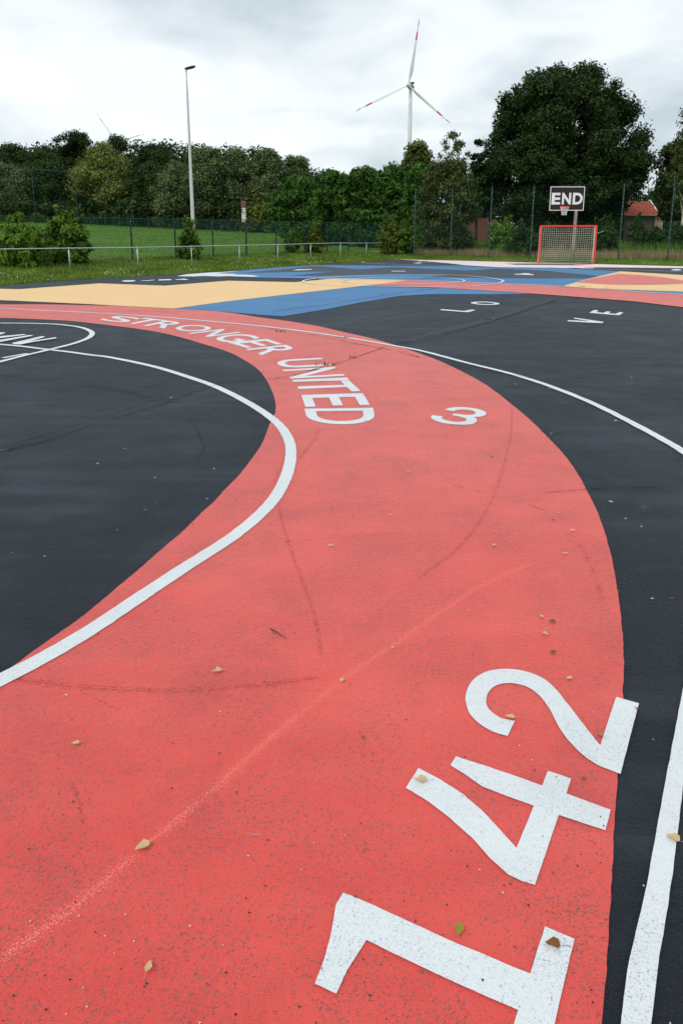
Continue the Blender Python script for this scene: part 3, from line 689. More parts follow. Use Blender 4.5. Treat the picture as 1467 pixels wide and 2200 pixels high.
trees_left = [
 # px, dist, top, wl, wr, mat, label
 (-95, 112, 322, 75, 70, 'dark', 'dark tree at the far left edge, behind the tall green ball fence'),
 (-20, 108, 316, 60, 50, 'dark', 'second dark tree from the left edge, behind the tall ball fence'),
 (42, 104, 310, 42, 45, 'dark', 'narrow dark pointed tree near the left edge behind the ball fence'),
 (100, 103, 322, 50, 50, 'dark', 'low dark tree between the pointed tree and the tall oak clump'),
 (178, 108, 283, 55, 52, 'oak', 'tall dark oak rising above the others left of the distant rotor'),
 (262, 110, 290, 45, 45, 'oak', 'dark oak just below the distant rotor blades'),
 (338, 104, 310, 50, 40, 'oak', 'rounded dark oak left of the lamp post'),
 (232, 93, 306, 60, 62, 'olive', 'olive yellow tree standing in front of the dark oaks'),
 (30, 95, 352, 70, 60, 'grey', 'grey green tree behind the tall ball fence, second row'),
 (120, 94, 345, 55, 55, 'dark', 'dull green tree right of the ball fence post'),
 (335, 92, 350, 50, 50, 'dark', 'dark tree in front of the rounded oak, left of the lamp post'),
 (395, 90, 345, 60, 45, 'grey', 'grey green tree directly behind the lamp post'),
 (447, 92, 316, 48, 48, 'grey', 'grey green tree just right of the lamp post'),
 (512, 94, 316, 48, 46, 'grey', 'grey green tree above the narrow red and white sign'),
 (575, 94, 320, 46, 44, 'grey', 'grey green tree right of the narrow sign'),
 (645, 96, 334, 44, 40, 'grey', 'last grey green tree before the bright green thicket'),
]
for i, (p, d, t, wl, wr, m, lb) in enumerate(trees_left):
    rj2 = random.Random(i); w1 = rj2.uniform(1.25, 1.7); w2 = rj2.uniform(1.25, 1.7)
    tree('oak_tree' if m == 'oak' else 'tree', p, d, t, wl * w1, wr * w2, m, lb, group=wood, nb=130, rb=1.0, n=46000, size=.165, seed=20 + i, r0=.22, shell=.6,
         prof=[(0, .8, .8), (.3, 1, 1), (.55, rj2.uniform(.7, 1), rj2.uniform(.7, 1)), (.75, rj2.uniform(.55, .85), rj2.uniform(.55, .85)), (.9, rj2.uniform(.2, .75), rj2.uniform(.2, .75)), (1, .14, .14)], cb=.06, aspect=1.6)
for i, (p, d, t, wl, wr, m, lb) in enumerate([
 (-40, 90, 425, 90, 60, 'dark', 'dark shrub at the left edge under the trees'), (75, 89, 432, 70, 70, 'dark', 'dark shrub under the trees behind the ball fence'),
 (190, 90, 430, 70, 60, 'dark', 'dark shrub under the olive tree, to its left'), (300, 90, 428, 60, 60, 'dark', 'dark shrub under the olive tree, to its right'),
 (400, 89, 432, 55, 50, 'dark', 'dark shrub under the tree behind the lamp post'), (480, 90, 430, 55, 50, 'dark', 'dark shrub left of the narrow sign under the trees'),
 (555, 88, 440, 45, 42, 'yellowbush', 'yellow green shrub right of the narrow sign under the trees'), (620, 92, 425, 60, 60, 'dark', 'dark shrub behind the left end of the thicket'),
 (352, 96, 470, 700, 500, 'dark', None)]):
    if lb is None: continue
    tree('shrub', p, d, t, wl, wr, m, lb, 'shrub', 'shrubs under the far trees', nb=40, rb=.9, n=6000, size=.26, seed=60 + i, r0=.08, nl=5, cb=.0, prof=[(0, 1, 1), (.5, 1, 1), (1, .5, .5)])
# far-off wood behind, one mass
R = np.random.RandomState(5); bl = []
for i in range(620):
    p = R.uniform(-260, 720); d = R.uniform(113, 122); z = R.uniform(1.5, 12.8 if p < 400 else 12.4 if p < 600 else 8.6)
    bl.append((AT(p, 500, d)[0], d, z + 1.5, R.uniform(1.2, 2.2)))
tag(leaves('distant_wood', bl, 90000, .30, L['dark'], None, 9), 'dark mass of distant wood closing the gaps between the far trees', 'woodland', kind='stuff')
R = np.random.RandomState(6); bl = []
for i in range(300):
    p = R.uniform(700, 1750); d = R.uniform(88, 98); z = R.uniform(.5, 6.5)
    bl.append((AT(p, 500, d)[0], d, z, R.uniform(1.0, 1.9)))
tag(leaves('background_hedgerow', bl, 34000, .36, L['dark'], None, 10), 'dark overgrown hedgerow filling the view behind the big oak', 'hedgerow', kind='stuff')

# bright green thicket
for i, (p, d, t, wl, wr, lb) in enumerate([
 (640, 64, 380, 70, 60, 'bright green bushy tree at the left end of the thicket'), (715, 66, 368, 55, 55, 'bright green bushy tree, second from the left in the thicket'),
 (780, 65, 360, 55, 55, 'bright green bushy tree in the middle of the thicket'), (840, 64, 354, 52, 50, 'bright green bushy tree below the wind turbine tower'),
 (900, 62, 356, 45, 45, 'bright green bushy tree at the right end of the thicket, beside the birch')]):
    tree('robinia_tree', p, d, t, wl, wr, 'bright', lb, group='bright green thicket', nb=95, rb=.62, n=17000, size=.17, seed=80 + i, r0=.1, cb=0.0, aspect=2.6, droop=.4,
         prof=[(0, .95, .95), (.3, 1, 1), (.7, .95, .95), (.92, .6, .6), (1, .3, .3)])
tree('rust_tree', 625, 76, 378, 26, 26, 'rust', 'small tree with rusty brown leaves showing above the thicket', nb=18, rb=.5, n=1600, size=.18, seed=90, r0=.08, cb=.4)
tree('tree', 894, 80, 304, 52, 50, 'olive', 'small rounded olive brown tree at the foot of the large turbine tower', nb=60, rb=.8, n=9000, size=.26, seed=91, r0=.15, cb=.35, tint_bias=-.25)
# birch in front
tree('birch_tree', 958, 53, 345, 78, 78, 'birch', 'brownish green birch with hanging twigs left of the big oak', nb=170, rb=.48, n=34000, size=.10, seed=92, r0=.1, cb=.02, bark='birchbark', nl=14, droop=1.2, aspect=2.0, shell=.6,
     prof=[(0, .8, .85), (.25, 1, 1), (.55, 1, .95), (.8, .85, .8), (1, .45, .45)])
o = tree('birch_tree', 968, 55, 276, 38, 38, 'birch', 'thin airy birch top showing above the brownish birch', nb=64, rb=.30, n=2600, size=.10, tint_bias=.05, seed=93, r0=.07, cb=.45, bark='birchbark', nl=16, droop=1.2, prof=[(0, 1, 1), (.65, 1, .95), (.88, .6, .6), (1, .25, .25)])
tree('pine_tree', 1022, 70, 292, 30, 30, 'oak', 'dark ragged pine between the birch and the big oak', nb=45, rb=.5, n=5200, size=.17, seed=94, r0=.13, cb=.3, nl=12, flat_=.5, prof=[(0, 1, .9), (.4, .9, .8), (.7, .7, .6), (1, .2, .2)])
# the big oak
Yd = 72.0; sc = Yd / 1610
xo = AT(1200, 500, Yd)[0]; zb = float(hz(xo, Yd)); zt = AT(1205, 137, Yd)[2]
oak = empty('oak_tree', (xo, Yd, zb), 'huge dark round-crowned oak behind the basketball hoop', 'tree')
rows = [(480, 100, 110), (455, 165, 150), (420, 185, 165), (380, 185, 178), (340, 180, 180), (320, 175, 175), (300, 168, 165), (270, 150, 150), (240, 140, 143), (215, 138, 132), (195, 125, 118), (175, 95, 95), (160, 82, 75), (145, 55, 38), (137, 25, 15)]
z0 = AT(1205, 480, Yd)[2]
prof = [((AT(1205, r[0], Yd)[2] - z0) / (zt - z0), r[1] * sc, r[2] * sc) for r in rows]
prof = [(t, a * 1.06, b_ * 1.03) for t, a, b_ in prof]
bl = blobs_profile(xo, Yd, z0, zt, prof, 460, .98, 101, core=.36)
leaves('crown', bl, 165000, .17, L['oak'], oak, 101, aspect=1.5, shell=.5)
mb = MB(); limbs(mb, xo, Yd, zb, bl, .5, 40, 5, .8); mb.build('trunk', M['bark'], oak, True)
# right edge
tree('birch_tree', 1462, 58, 150, 40, 46, 'birch', 'tall airy birch at the right edge of the photo', nb=100, rb=.45, n=4600, size=.12, seed=95, r0=.10, cb=.3, bark='birchbark', nl=26, droop=1.4, tint_bias=.05,
     prof=[(0, 1, 1), (.4, .95, .95), (.7, .8, .8), (.9, .45, .45), (1, .15, .15)])
tree('tree', 1440, 66, 300, 52, 60, 'birch', 'dark brownish tree in front of the small building, at the right edge', nb=120, rb=.7, n=20000, size=.17, seed=96, r0=.15, cb=.3, tint_bias=-.3, droop=.8, prof=[(0, .5, .9), (.3, .8, 1), (.7, .9, 1), (1, .4, .4)])
tree('tree', 1500, 60, 380, 52, 60, 'dark', 'low dark tree beyond the right edge behind the green fence', nb=60, rb=.6, n=9000, size=.16, seed=97, r0=.1, cb=.0)
# shrubs along the fences and railing
tree('shrub', 40, 32.2, 483, 85, 75, 'bush', 'broad leafy shrub at the left edge, behind the railing', 'shrub', nb=110, rb=.26, n=15000, size=.085, seed=110, r0=.04, nl=10, cb=.0, aspect=3.2, droop=.7, prof=[(0, 1, .9), (.35, 1, 1), (.7, .9, .9), (1, .45, .45)])
tree('shrub', 138, 34.2, 452, 50, 58, 'bush', 'taller leafy shrub with upright tips behind the first railing post', 'shrub', nb=110, rb=.23, n=14000, size=.08, seed=111, r0=.04, nl=12, cb=.0, aspect=3.0, droop=.6, tint_bias=-.12, prof=[(0, .9, .75), (.3, 1, 1), (.55, .85, .9), (.75, .55, .6), (1, .12, .25)])
for i, (p, d, t, wl, wr, m, lb) in enumerate([
 (404, 40, 484, 30, 34, 'bush', 'small round shrub wrapped around the lamp post foot'), (628, 50, 494, 20, 20, 'bush', 'thin shrub between two green fence posts'),
 (676, 51, 482, 24, 24, 'yellowbush', 'pale green upright shrub right of the thin shrub'), (838, 50, 474, 32, 28, 'yellowbush', 'pale leafy shrub at the railing end'),
 (872, 50, 480, 26, 30, 'bush', 'green shrub against the first tall fence post')]):
    tree('shrub', p, d, t, wl, wr, m, lb, 'shrub', nb=60, rb=.24, n=5200, size=.085, seed=112 + i, r0=.03, nl=8, cb=.0, tint_bias=-.15, aspect=2.0, prof=[(0, .7, .7), (.3, 1, 1), (.6, .8, .8), (1, .2, .25)])
for i, (p, d, t, wl, wr, m, lb) in enumerate([
 (1075, 51, 478, 40, 36, 'bush', 'leafy green shrub behind the fence left of the goal'), (1125, 47, 490, 40, 40, 'tall', 'dense dark broom bush behind the fence at the left goalpost'),
 (1180, 52, 498, 45, 45, 'tall', 'low broom bush seen through the goal net'), (1250, 50, 500, 40, 36, 'tall', 'low broom bush seen through the right half of the net'),
 (1300, 48, 488, 34, 34, 'tall', 'dark broom bush right of the goal'), (1400, 50, 497, 60, 60, 'tall', 'wide dark bush in front of the small building'),
 (1470, 50, 485, 45, 60, 'tall', 'dark bush at the right edge behind the fence'), (1365, 56, 478, 20, 20, 'dark', 'small dark bush against the small building')]):
    tree('shrub', p, d, t, wl, wr, m, lb, 'shrub', nb=50, rb=.34, n=6000, size=.09, seed=130 + i, r0=.03, nl=5, cb=.0, aspect=3.2, droop=-.6, prof=[(0, 1, 1), (.5, .95, .95), (.85, .7, .7), (1, .4, .4)])

# grass
def blades(name, P, hgt, wid, mat, lean=.35, seed=1, label=None, cat=None, parent=None):
    R = np.random.RandomState(seed); n = len(P); ph = R.rand(n) * 2 * math.pi
    h_ = hgt * (.4 + .9 * R.rand(n)); w_ = wid * (.6 + .8 * R.rand(n))
    dx, dy = np.cos(ph), np.sin(ph); ln = lean * h_ * R.randn(n); la = R.rand(n) * 2 * math.pi
    a = np.stack([P[:, 0] - dx * w_ / 2, P[:, 1] - dy * w_ / 2, P[:, 2] - .02], 1)
    b_ = np.stack([P[:, 0] + dx * w_ / 2, P[:, 1] + dy * w_ / 2, P[:, 2] - .02], 1)
    c = np.stack([P[:, 0] + np.cos(la) * ln, P[:, 1] + np.sin(la) * ln, P[:, 2] + h_], 1)
    V_ = np.stack([a, b_, c], 1).reshape(-1, 3)
    me = bpy.data.meshes.new(name); me.vertices.add(3 * n); me.vertices.foreach_set('co', V_.ravel())
    me.loops.add(3 * n); me.loops.foreach_set('vertex_index', np.arange(3 * n, dtype=np.int32))
    me.polygons.add(n); me.polygons.foreach_set('loop_start', np.arange(0, 3 * n, 3, dtype=np.int32)); me.polygons.foreach_set('loop_total', np.full(n, 3, dtype=np.int32))
    at = me.attributes.new('tint', 'FLOAT', 'FACE'); cl = .5 + .5 * np.sin(P[:, 0] * 2.1 + 3 * np.sin(P[:, 1] * .7)) * np.sin(P[:, 1] * 1.7 + 1)
    at.data.foreach_set('value', np.clip(.35 * cl + .75 * R.rand(n) ** 1.3, 0, 1).astype(np.float32)); me.update(calc_edges=True)
    return tag(link(name, me, mat, parent), label, cat, kind='stuff')
def scatter(n, x0, x1, y0, y1, cond, seed):
    R = np.random.RandomState(seed); x = R.uniform(x0, x1, n); y = R.uniform(y0, y1, n)
    k = cond(x, y) & ~inside(x, y, CW); x, y = x[k], y[k]
    return np.stack([x, y, hz(x, y)], 1)
near_s = lambda x, y: (sdist(x, y) < 1.2) & (sdist(x, y) > -12) & (edist(x, y) < 6) & (np.abs(x / y) < .6)
blades('verge_grass', scatter(330000, -24, 8, 20, 62, near_s, 1), .11, .022, L['grass'], .5, 1, 'rough green grass verge between the court and the green mesh fence', 'grass')
right_c = lambda x, y: (edist(x, y) > 0) & (edist(x, y) < 4.0) & (sdist(x, y) < 1)
blades('verge_grass', scatter(110000, 1, 26, 30, 62, right_c, 2), .10, .03, L['grass'], .5, 2, 'short green grass strip behind the far court edge and the goal', 'grass')
fieldc = lambda x, y: (sdist(x, y) > 1.0) & (sdist(x, y) < 48) & (np.abs(x / y) < .6)
blades('field_grass', scatter(150000, -60, 14, 34, 100, fieldc, 3), .09, .06, L['field'], .6, 3, 'open green meadow grass beyond the mesh fence', 'grass')
dryc = lambda x, y: (edist(x, y) > 3.4) & (edist(x, y) < 10) & (sdist(x, y) < -1) & (x > 3.5)
blades('dry_grass', scatter(110000, 3, 32, 32, 62, dryc, 4), .42, .025, L['dry'], .3, 4, 'tall dry straw coloured grass behind the tall fence', 'grass')
tallc = lambda x, y: (edist(x, y) > 8.5) & (edist(x, y) < 16) & (x > 4)
blades('tall_weeds', scatter(70000, 3, 36, 34, 72, tallc, 5), .75, .05, L['bush'], .25, 5, 'tall green weeds beyond the dry grass', 'weeds')
farc = lambda x, y: (sdist(x, y) > 44) & (sdist(x, y) < 50)
blades('field_margin_weeds', scatter(26000, -75, 2, 70, 110, farc, 6), .8, .08, L['tall'], .3, 6, 'brownish weeds along the far margin of the meadow', 'weeds')
tallp = lambda x, y: near_s(x, y) & (np.sin(x * 1.9 + 2 * np.sin(y * .8)) * np.sin(y * 1.3 + np.sin(x)) > .25)
blades('verge_weeds', scatter(60000, -24, 8, 20, 62, tallp, 21), .20, .026, L['tall'], .5, 21, 'darker patches of coarser grass in the verge', 'weeds')
EP = []; R = np.random.RandomState(22); ew = px(edgeL[1:] + edgeR[:4], 0)
for i in range(len(ew) - 1):
    a, b_ = np.array(ew[i]), np.array(ew[i + 1]); ln = np.linalg.norm(b_ - a); d_ = (b_ - a) / ln; nn = np.array([-d_[1], d_[0]])
    k = int(ln * 150); t = R.rand(k) * ln; creep = .05 + .09 * np.sin(t * 2.3 + i) * np.sin(t * .9) - .10 * R.rand(k) ** 2
    q = a + d_ * t[:, None] + nn * (.04 - np.abs(creep) * (R.rand(k) < .7))[:, None]
    EP.append(np.concatenate([q, np.full((k, 1), .0)], 1))
blades('edge_grass', np.concatenate(EP), .085, .022, L['grass'], .9, 23, 'uneven grass tufts creeping over the edge of the court', 'grass')
GM = MB(); rg = random.Random(4)
for k in range(280):
    pxx, py = rg.uniform(0, 1467), 700 + 1500 * rg.random() ** .8; q = G(pxx, py, .010); s_ = rg.uniform(.0012, .0034)
    GM.add([(q[0] - s_, q[1], q[2]), (q[0], q[1] - s_ * 1.2, q[2]), (q[0] + s_, q[1], q[2]), (q[0], q[1] + s_, q[2]), (q[0], q[1], q[2] + s_)], [(0, 1, 4), (1, 2, 4), (2, 3, 4), (3, 0, 4)], rg.choice((0, 1, 1)))
tag(GM.build('grit', [M['pebble'], M['bark']]), 'fine grit and crumbs scattered over the painted court', 'grit', kind='stuff')
# clover flowers: tiny white heads
R = np.random.RandomState(8); P = scatter(2600, -20, 6, 22, 56, lambda x, y: (sdist(x, y) < -3) & (sdist(x, y) > -9) & (np.sin(x * 1.3) * np.sin(y * .9) > -.1), 9)
P[:, 2] += .09; mbf = MB()
for p in P[:170]:
    s = random.uniform(.012, .028); mbf.add([(p[0] - s, p[1], p[2]), (p[0], p[1] - s, p[2]), (p[0] + s, p[1], p[2]), (p[0], p[1] + s, p[2]), (p[0], p[1], p[2] + s), (p[0], p[1], p[2] - s)], [(0, 1, 4), (1, 2, 4), (2, 3, 4), (3, 0, 4), (1, 0, 5), (2, 1, 5), (3, 2, 5), (0, 3, 5)])
tag(mbf.build('clover_flowers', M['boardwhite']), 'tiny white flowers scattered in the verge grass', 'flowers', kind='stuff')
# weeds growing in cracks
WP = []
for cx, cy, n_, w_ in ((1040, 688, 26, 16), (700, 786, 22, 22), (760, 770, 10, 8), (740, 727, 14, 10), (600, 714, 14, 8), (1210, 616.5, 30, 10), (1250, 617.5, 60, 12), (1300, 621, 30, 10), (1345, 624, 20, 20), (990, 615, 16, 8), (1380, 626, 30, 30)):
    for k in range(n_):
        q = G(cx + random.gauss(0, w_ * .5), cy + random.gauss(0, .25)); WP.append(q)
blades('crack_weeds', np.array(WP), .05, .02, L['birch'], .8, 12, 'small weeds growing out of the cracks in the court', 'weeds')

# ------------------------------------------------------------------ railing
rail_px = [(-330, 602), (-150, 594), (10, 588.5), (152, 583.6), (298, 579.5), (413, 574), (515, 568.5), (597, 564.8), (667.5, 559), (731, 555.6), (787, 552.8), (831, 549.5), (846, 549), (878, 550)]
rl = empty('railing', G(298, 579.5), 'long waist-high galvanised tube railing on the grass verge left of the court', 'railing')
tops = []
for i, (a, b_) in enumerate(rail_px):
    p = G(a, b_, 0); zt_ = 1.0 + .012 * math.sin(i * 2.1); zt_ = .98 if i < 10 else .93
    tops.append((p[0], p[1], zt_))
    mb = MB(); mb.tube([(p[0], p[1], -.05), (p[0], p[1], zt_ + .02)], .028, 10); mb.tube([(p[0], p[1], zt_ - .03), (p[0], p[1], zt_ + .035)], .04, 10)
    if i == 2: continue
    mb.build('post', M['galv'], rl, True)
mb = MB(); mb.tube(tops, .024, 8); mb.build('top_rail', M['galv'], rl, True)

# ------------------------------------------------------------------ mesh fences
def mesh_panel(mb, a, b_, z0a, z0b, h_, dv=.05, dh=.2, r=.0028):
    a, b_ = Vector((a[0], a[1], 0)), Vector((b_[0], b_[1], 0)); Ln = (b_ - a).length; d = (b_ - a) / Ln; ang = math.atan2(d.y, d.x)
    n = int(Ln / dv)
    for k in range(n + 1):
        p = a + d * (k * Ln / n); z = z0a + (z0b - z0a) * k / n
        mb.box((p.x, p.y, z + h_ / 2 + .03), (r * 2, r * 2, h_), ang)
    m = int(h_ / dh)
    for k in range(m + 1):
        z = .04 + k * h_ / m
        mb.tube([(a.x, a.y, z0a + z), (b_.x, b_.y, z0b + z)], r * 1.3, 4, cap=False)
lf = empty('mesh_fence', (FA[0], FA[1], .26), 'waist to head high green welded mesh fence between verge and meadow', 'fence')
def fence_pt(pxx):
    q = (pxx - 733.5) / 1610; dx, dy = 12.7, 20.0       # fence line: FA + t (dx, dy)
    t = (q * FA[1] - FA[0]) / (dx - q * dy); return (FA[0] + t * dx, FA[1] + t * dy)
fp = [fence_pt(p) for p in (-330, -120, 36, 168, 282, 376, 457, 529, 593, 654, 702, 748, 790, 828, 862, 889)]
for i, p in enumerate(fp):
    z = float(hz(p[0], p[1])); mb = MB(); mb.box((p[0], p[1], z + 1.02), (.075, .06, 2.1), math.atan2(20, 12.7))
    for k in range(5): mb.box((p[0] + .035, p[1] - .035, z + .25 + k * .42), (.03, .03, .025), 0, 1)
    mb.build('post', [M['green'], M['galv']], lf)
    if i:
        q = fp[i - 1]; mb = MB(); mesh_panel(mb, q, p, float(hz(*q)), z, 2.03); mb.build('mesh_panel', M['wire'], lf)
mb = MB(); mb.tube([(p[0], p[1], float(hz(*p)) + 2.08) for p in fp], .016, 6); mb.build('top_rail', M['wire'], lf)

rf = empty('tall_fence', G(1138, 557), 'tall four metre green mesh fence behind the goal', 'fence')
rp = []
for pxx, by in ((889, 550), (967, 551), (1050, 553.2), (1138, 555.5), (1232, 557), (1327, 558.3), (1432, 560), (1545, 562), (1665, 564.5)):
    p = G(pxx, by, .15); rp.append(p)
for i, p in enumerate(rp):
    hh = 4.15 if i < 3 else 4.08; mb = MB(); mb.box((p[0], p[1], .1 + hh / 2), (.075, .06, hh + .1), -.3)
    for k in range(9): mb.box((p[0] - .01, p[1] - .04, .5 + k * .42), (.03, .03, .025), 0, 1)
    mb.build('post', [M['green'], M['galv']], rf)
    if i:
        q = rp[i - 1]; mb = MB(); mesh_panel(mb, q, p, .15, .15, 2.0, .06, .2, .0021); mesh_panel(mb, q, p, 2.2, 2.2, 1.98, .10, .4, .0013); mb.build('mesh_panel', M['wire'], rf)

bf = empty('ball_fence', AT(72, 483, 86), 'very tall thin green ball-stop fence at the far left of the meadow', 'fence')
bp_ = [(-130, 345, 86), (-30, 354, 86), (68, 363, 86), (160, 371, 86)]
prev = None
for pxx, ty, d in bp_:
    x, y_, zt_ = AT(pxx, ty, d); z = float(hz(x, d)); mb = MB(); mb.tube([(x, d, z), (x, d, zt_)], .045, 6); mb.build('post', M['green'], bf)
    zm = AT(pxx, ty + (76 if pxx > 0 else 78), d)[2]
    if prev:
        mb = MB(); mb.tube([(prev[0], d, prev[1]), (x, d, zt_)], .03, 5); mb.build('top_rail', M['wire'], bf)
        mb = MB(); mb.tube([(prev[0], d, prev[2]), (x, d, zm)], .03, 5); mb.build('middle_rail', M['wire'], bf)
        mb = MB(); n_ = 46
        for k in range(n_):
            t = k / n_; X_ = prev[0] + (x - prev[0]) * t; mb.tube([(X_, d, z + .1), (X_, d, prev[1] + (zt_ - prev[1]) * t)], .0035, 3, cap=False)
        mb.build('mesh_panel', M['wire'], bf)
    prev = (x, zt_, zm)
ff = empty('mesh_fence', AT(350, 487, 84), 'low green mesh fence along the far margin of the meadow', 'fence'); prev = None
for k in range(15):
    pxx = 165 + k * 31; d = 84.0; x = AT(pxx, 485, d)[0]; z = float(hz(x, d)); mb = MB(); mb.box((x, d, z + .7), (.07, .07, 1.4)); mb.build('post', M['green'], ff)
    if prev: mb = MB(); mesh_panel(mb, (prev[0], d), (x, d), prev[1], z, 1.3, .1, .3, .004); mb.build('mesh_panel', M['wire'], ff)
    prev = (x, z)

# ------------------------------------------------------------------ lamp post
d = 43.0; x = AT(418, 545, d)[0]; z = float(hz(x, d)); zt_ = AT(402, 152, d)[2]
lp = empty('lamp_post', (x, d, z), 'tall slim pale grey floodlight mast rising from a small shrub', 'street lamp')
mb = MB(); n_ = 12; mb.tube([(x, d, z + (zt_ - z) * k / n_) for k in range(n_ + 1)], [.125 - .085 * k / n_ for k in range(n_ + 1)], 16)
mb.build('pole', M['lamp'], lp, True)
mb = MB(); mb.box((x, d - .14, z + 1.2), (.12, .02, .4)); mb.build('access_door', M['galv'], lp)
mb = MB(); mb.tube([(x, d, zt_), (x, d, zt_ + .12), (x + .1, d - .05, zt_ + .16)], .04, 8); mb.build('bracket', M['lamp'], lp)
mb = MB()
vs = [];
for zz, th in ((0, 0), (.07, 0)):
    for a, b_ in ((-.06, -.12), (.10, -.2), (.46, -.15), (.50, .1), (.3, .2), (.0, .12)):
        vs.append((x + a, d + b_, zt_ + zz + .06 + a * .26))
mb.add(vs, [(5, 4, 3, 2, 1, 0), (6, 7, 8, 9, 10, 11)] + [(k, (k + 1) % 6, (k + 1) % 6 + 6, k + 6) for k in range(6)])
mb.build('lamp_head', M['dark'], lp)

# ------------------------------------------------------------------ narrow sign
d = 46.0; p0 = AT(519.5, 433, d); p1 = AT(527.5, 477, d)
sg = empty('sign', (p1[0], d, float(hz(p1[0], d))), 'narrow upright dark red and white sign on a mesh fence post', 'sign')
x = (p0[0] + p1[0]) / 2; zt_, zb_ = p0[2], p1[2]; hh = zt_ - zb_; ww = .24
mb = MB(); mb.tube([(x + .08, d + .06, float(hz(x, d))), (x + .08, d + .06, zt_ - .02)], .03, 8); mb.build('post', M['dark'], sg)
mb = MB(); mb.box((x, d, (zt_ + zb_) / 2), (ww, .02, hh)); pb = mb.build('board', M['signwhite'], sg)
def rect(u0, u1, v0, v1, m, nm, k): 
    b2 = MB(); b2.box((x + ((u0 + u1) / 2 - .5) * ww, d - .013 - k * .003, zt_ - (v0 + v1) / 2 * hh), ((u1 - u0) * ww, .003, (v1 - v0) * hh)); b2.build(nm, M[m], pb)
rect(0.03, .97, .01, .31, 'signred', 'red_panel', 0); rect(.03, .25, .33, .5, 'signred', 'stripe', 0); rect(.1, .9, .52, .56, 'board', 'stripe', 0)
rect(.3, .8, .385, .40, 'board', 'stripe', 0); rect(.4, .7, .45, .465, 'board', 'stripe', 0); rect(.2, .95, .62, .635, 'gutter', 'stripe', 0)
rect(.2, .9, .85, .89, 'signred', 'stripe', 0); rect(.2, .9, .92, .95, 'signred', 'stripe', 0)

# ------------------------------------------------------------------ goal
gA = Vector(G(1156.5, 566.3, 0)); gB = Vector(G(1274.5, 567.2, 0)); gu = (gB - gA).normalized(); gv = Vector((-gu.y, gu.x, 0)); gw = (gB - gA).length
gh = (AT(1159, 483.5, gA.y)[2] + AT(1281, 484, gB.y)[2]) / 2
gl = empty('goal', (gA + gB) / 2, 'red framed small football goal with white net at the far court edge', 'goal')
ang = math.atan2(gu.y, gu.x)
for p in (gA, gB):
    mb = MB(); mb.box((p.x, p.y, gh / 2), (.085, .085, gh), ang); mb.build('goalpost', M['goalred'], gl)
c = (gA + gB) / 2; mb = MB(); mb.box((c.x, c.y, gh - .0425), (gw - .085, .083, .083), ang); mb.build('crossbar', M['goalred'], gl)
dT, dB = .8, 1.0
mb = MB()
for p in (gA, gB):
    mb.tube([p + Vector((0, 0, gh - .1)), p + gv * dT + Vector((0, 0, gh - .12)), p + gv * dB + Vector((0, 0, .03)), p + Vector((0, 0, .03))], .014, 6)
mb.tube([gA + gv * dB + Vector((0, 0, .03)), gB + gv * dB + Vector((0, 0, .03))], .014, 6)
mb.build('net_frame', M['galv'], gl)
mb = MB(); nu, nv = int(gw / .105), 17
def netpt(i, j):
    u, v = i / nu, j / nv; sag = .10 * math.sin(math.pi * u) * math.sin(math.pi * v)
    dep = dT + (dB - dT) * v
    return gA + gu * (gw * u) + gv * (dep - .35 * math.sin(math.pi * v) * .5 + .2 * math.sin(math.pi * u) * v) + Vector((0, 0, (gh - .1) * (1 - v) + .03 - sag * .5))
for i in range(nu + 1): mb.tube([netpt(i, j) for j in range(nv + 1)], .0058, 3, cap=False)
for j in range(nv + 1): mb.tube([netpt(i, j) for i in range(nu + 1)], .0058, 3, cap=False)
for p, s in ((gA, 0), (gB, 1)):
    for j in range(nv + 1):
        q = netpt(0 if s == 0 else nu, j); mb.tube([p + Vector((0, 0, q.z)), q], .0058, 3, cap=False)
    for k in range(1, 8):
        t = k / 8; mb.tube([p.lerp(netpt(0 if s == 0 else nu, j), t) * 1 + Vector((0, 0, netpt(0 if s == 0 else nu, j).z - p.lerp(netpt(0 if s == 0 else nu, j), t).z)) for j in range(nv + 1)], .0058, 3, cap=False)
for i in range(nu + 1):
    q = netpt(i, 0); p = gA + gu * (gw * i / nu); mb.tube([Vector((p.x, p.y, gh - .08)), q], .0058, 3, cap=False)
for k in range(1, 7):
    t = k / 7; mb.tube([Vector(((gA + gu * (gw * i / nu)).x, (gA + gu * (gw * i / nu)).y, gh - .08)).lerp(netpt(i, 0), t) for i in range(nu + 1)], .0058, 3, cap=False)
mb.build('net', M['net'], gl)
mb = MB(); q = gB + Vector((0, 0, gh - .42)); mb.tube([q, q + gu * .2 + Vector((0, 0, .04)), q + gu * .36 + Vector((0, 0, .12))], .012, 5); mb.build('net_hook', M['galv'], gl)

# ------------------------------------------------------------------ basketball hoop
hb = Vector(G(1228, 561.5, .0)); hb = Vector(AT(1228, 561.5, 41.2)); hb.z = 0.05
hp = empty('basketball_hoop', hb, 'dark basketball backboard reading END on a pale wooden pole behind the goal', 'basketball hoop')
db = hb.y - 1.25
c0, c1_, c2_, c3_ = (Vector(AT(a, b_, db)) for a, b_ in ((1181, 401), (1255, 400.5), (1253, 452.5), (1179.5, 452.5)))
bc = (c0 + c1_ + c2_ + c3_) / 4; bw = ((c1_ - c0).length + (c2_ - c3_).length) / 2; bh = ((c0 - c3_).length + (c1_ - c2_).length) / 2
ztop = bc.z + .1
mb = MB(); mb.tube([(hb.x, hb.y, -.05), (hb.x + .02, hb.y, ztop * .5), (hb.x + .03, hb.y - .02, ztop)], [.095, .085, .075], 12); mb.build('pole', M['wood'], hp, True)
mb = MB()
for zz in (.32, -.28): mb.tube([(hb.x, hb.y, bc.z + zz - .15), (bc.x, db + .05, bc.z + zz)], .03, 8)
mb.build('support_arm', M['galv'], hp)
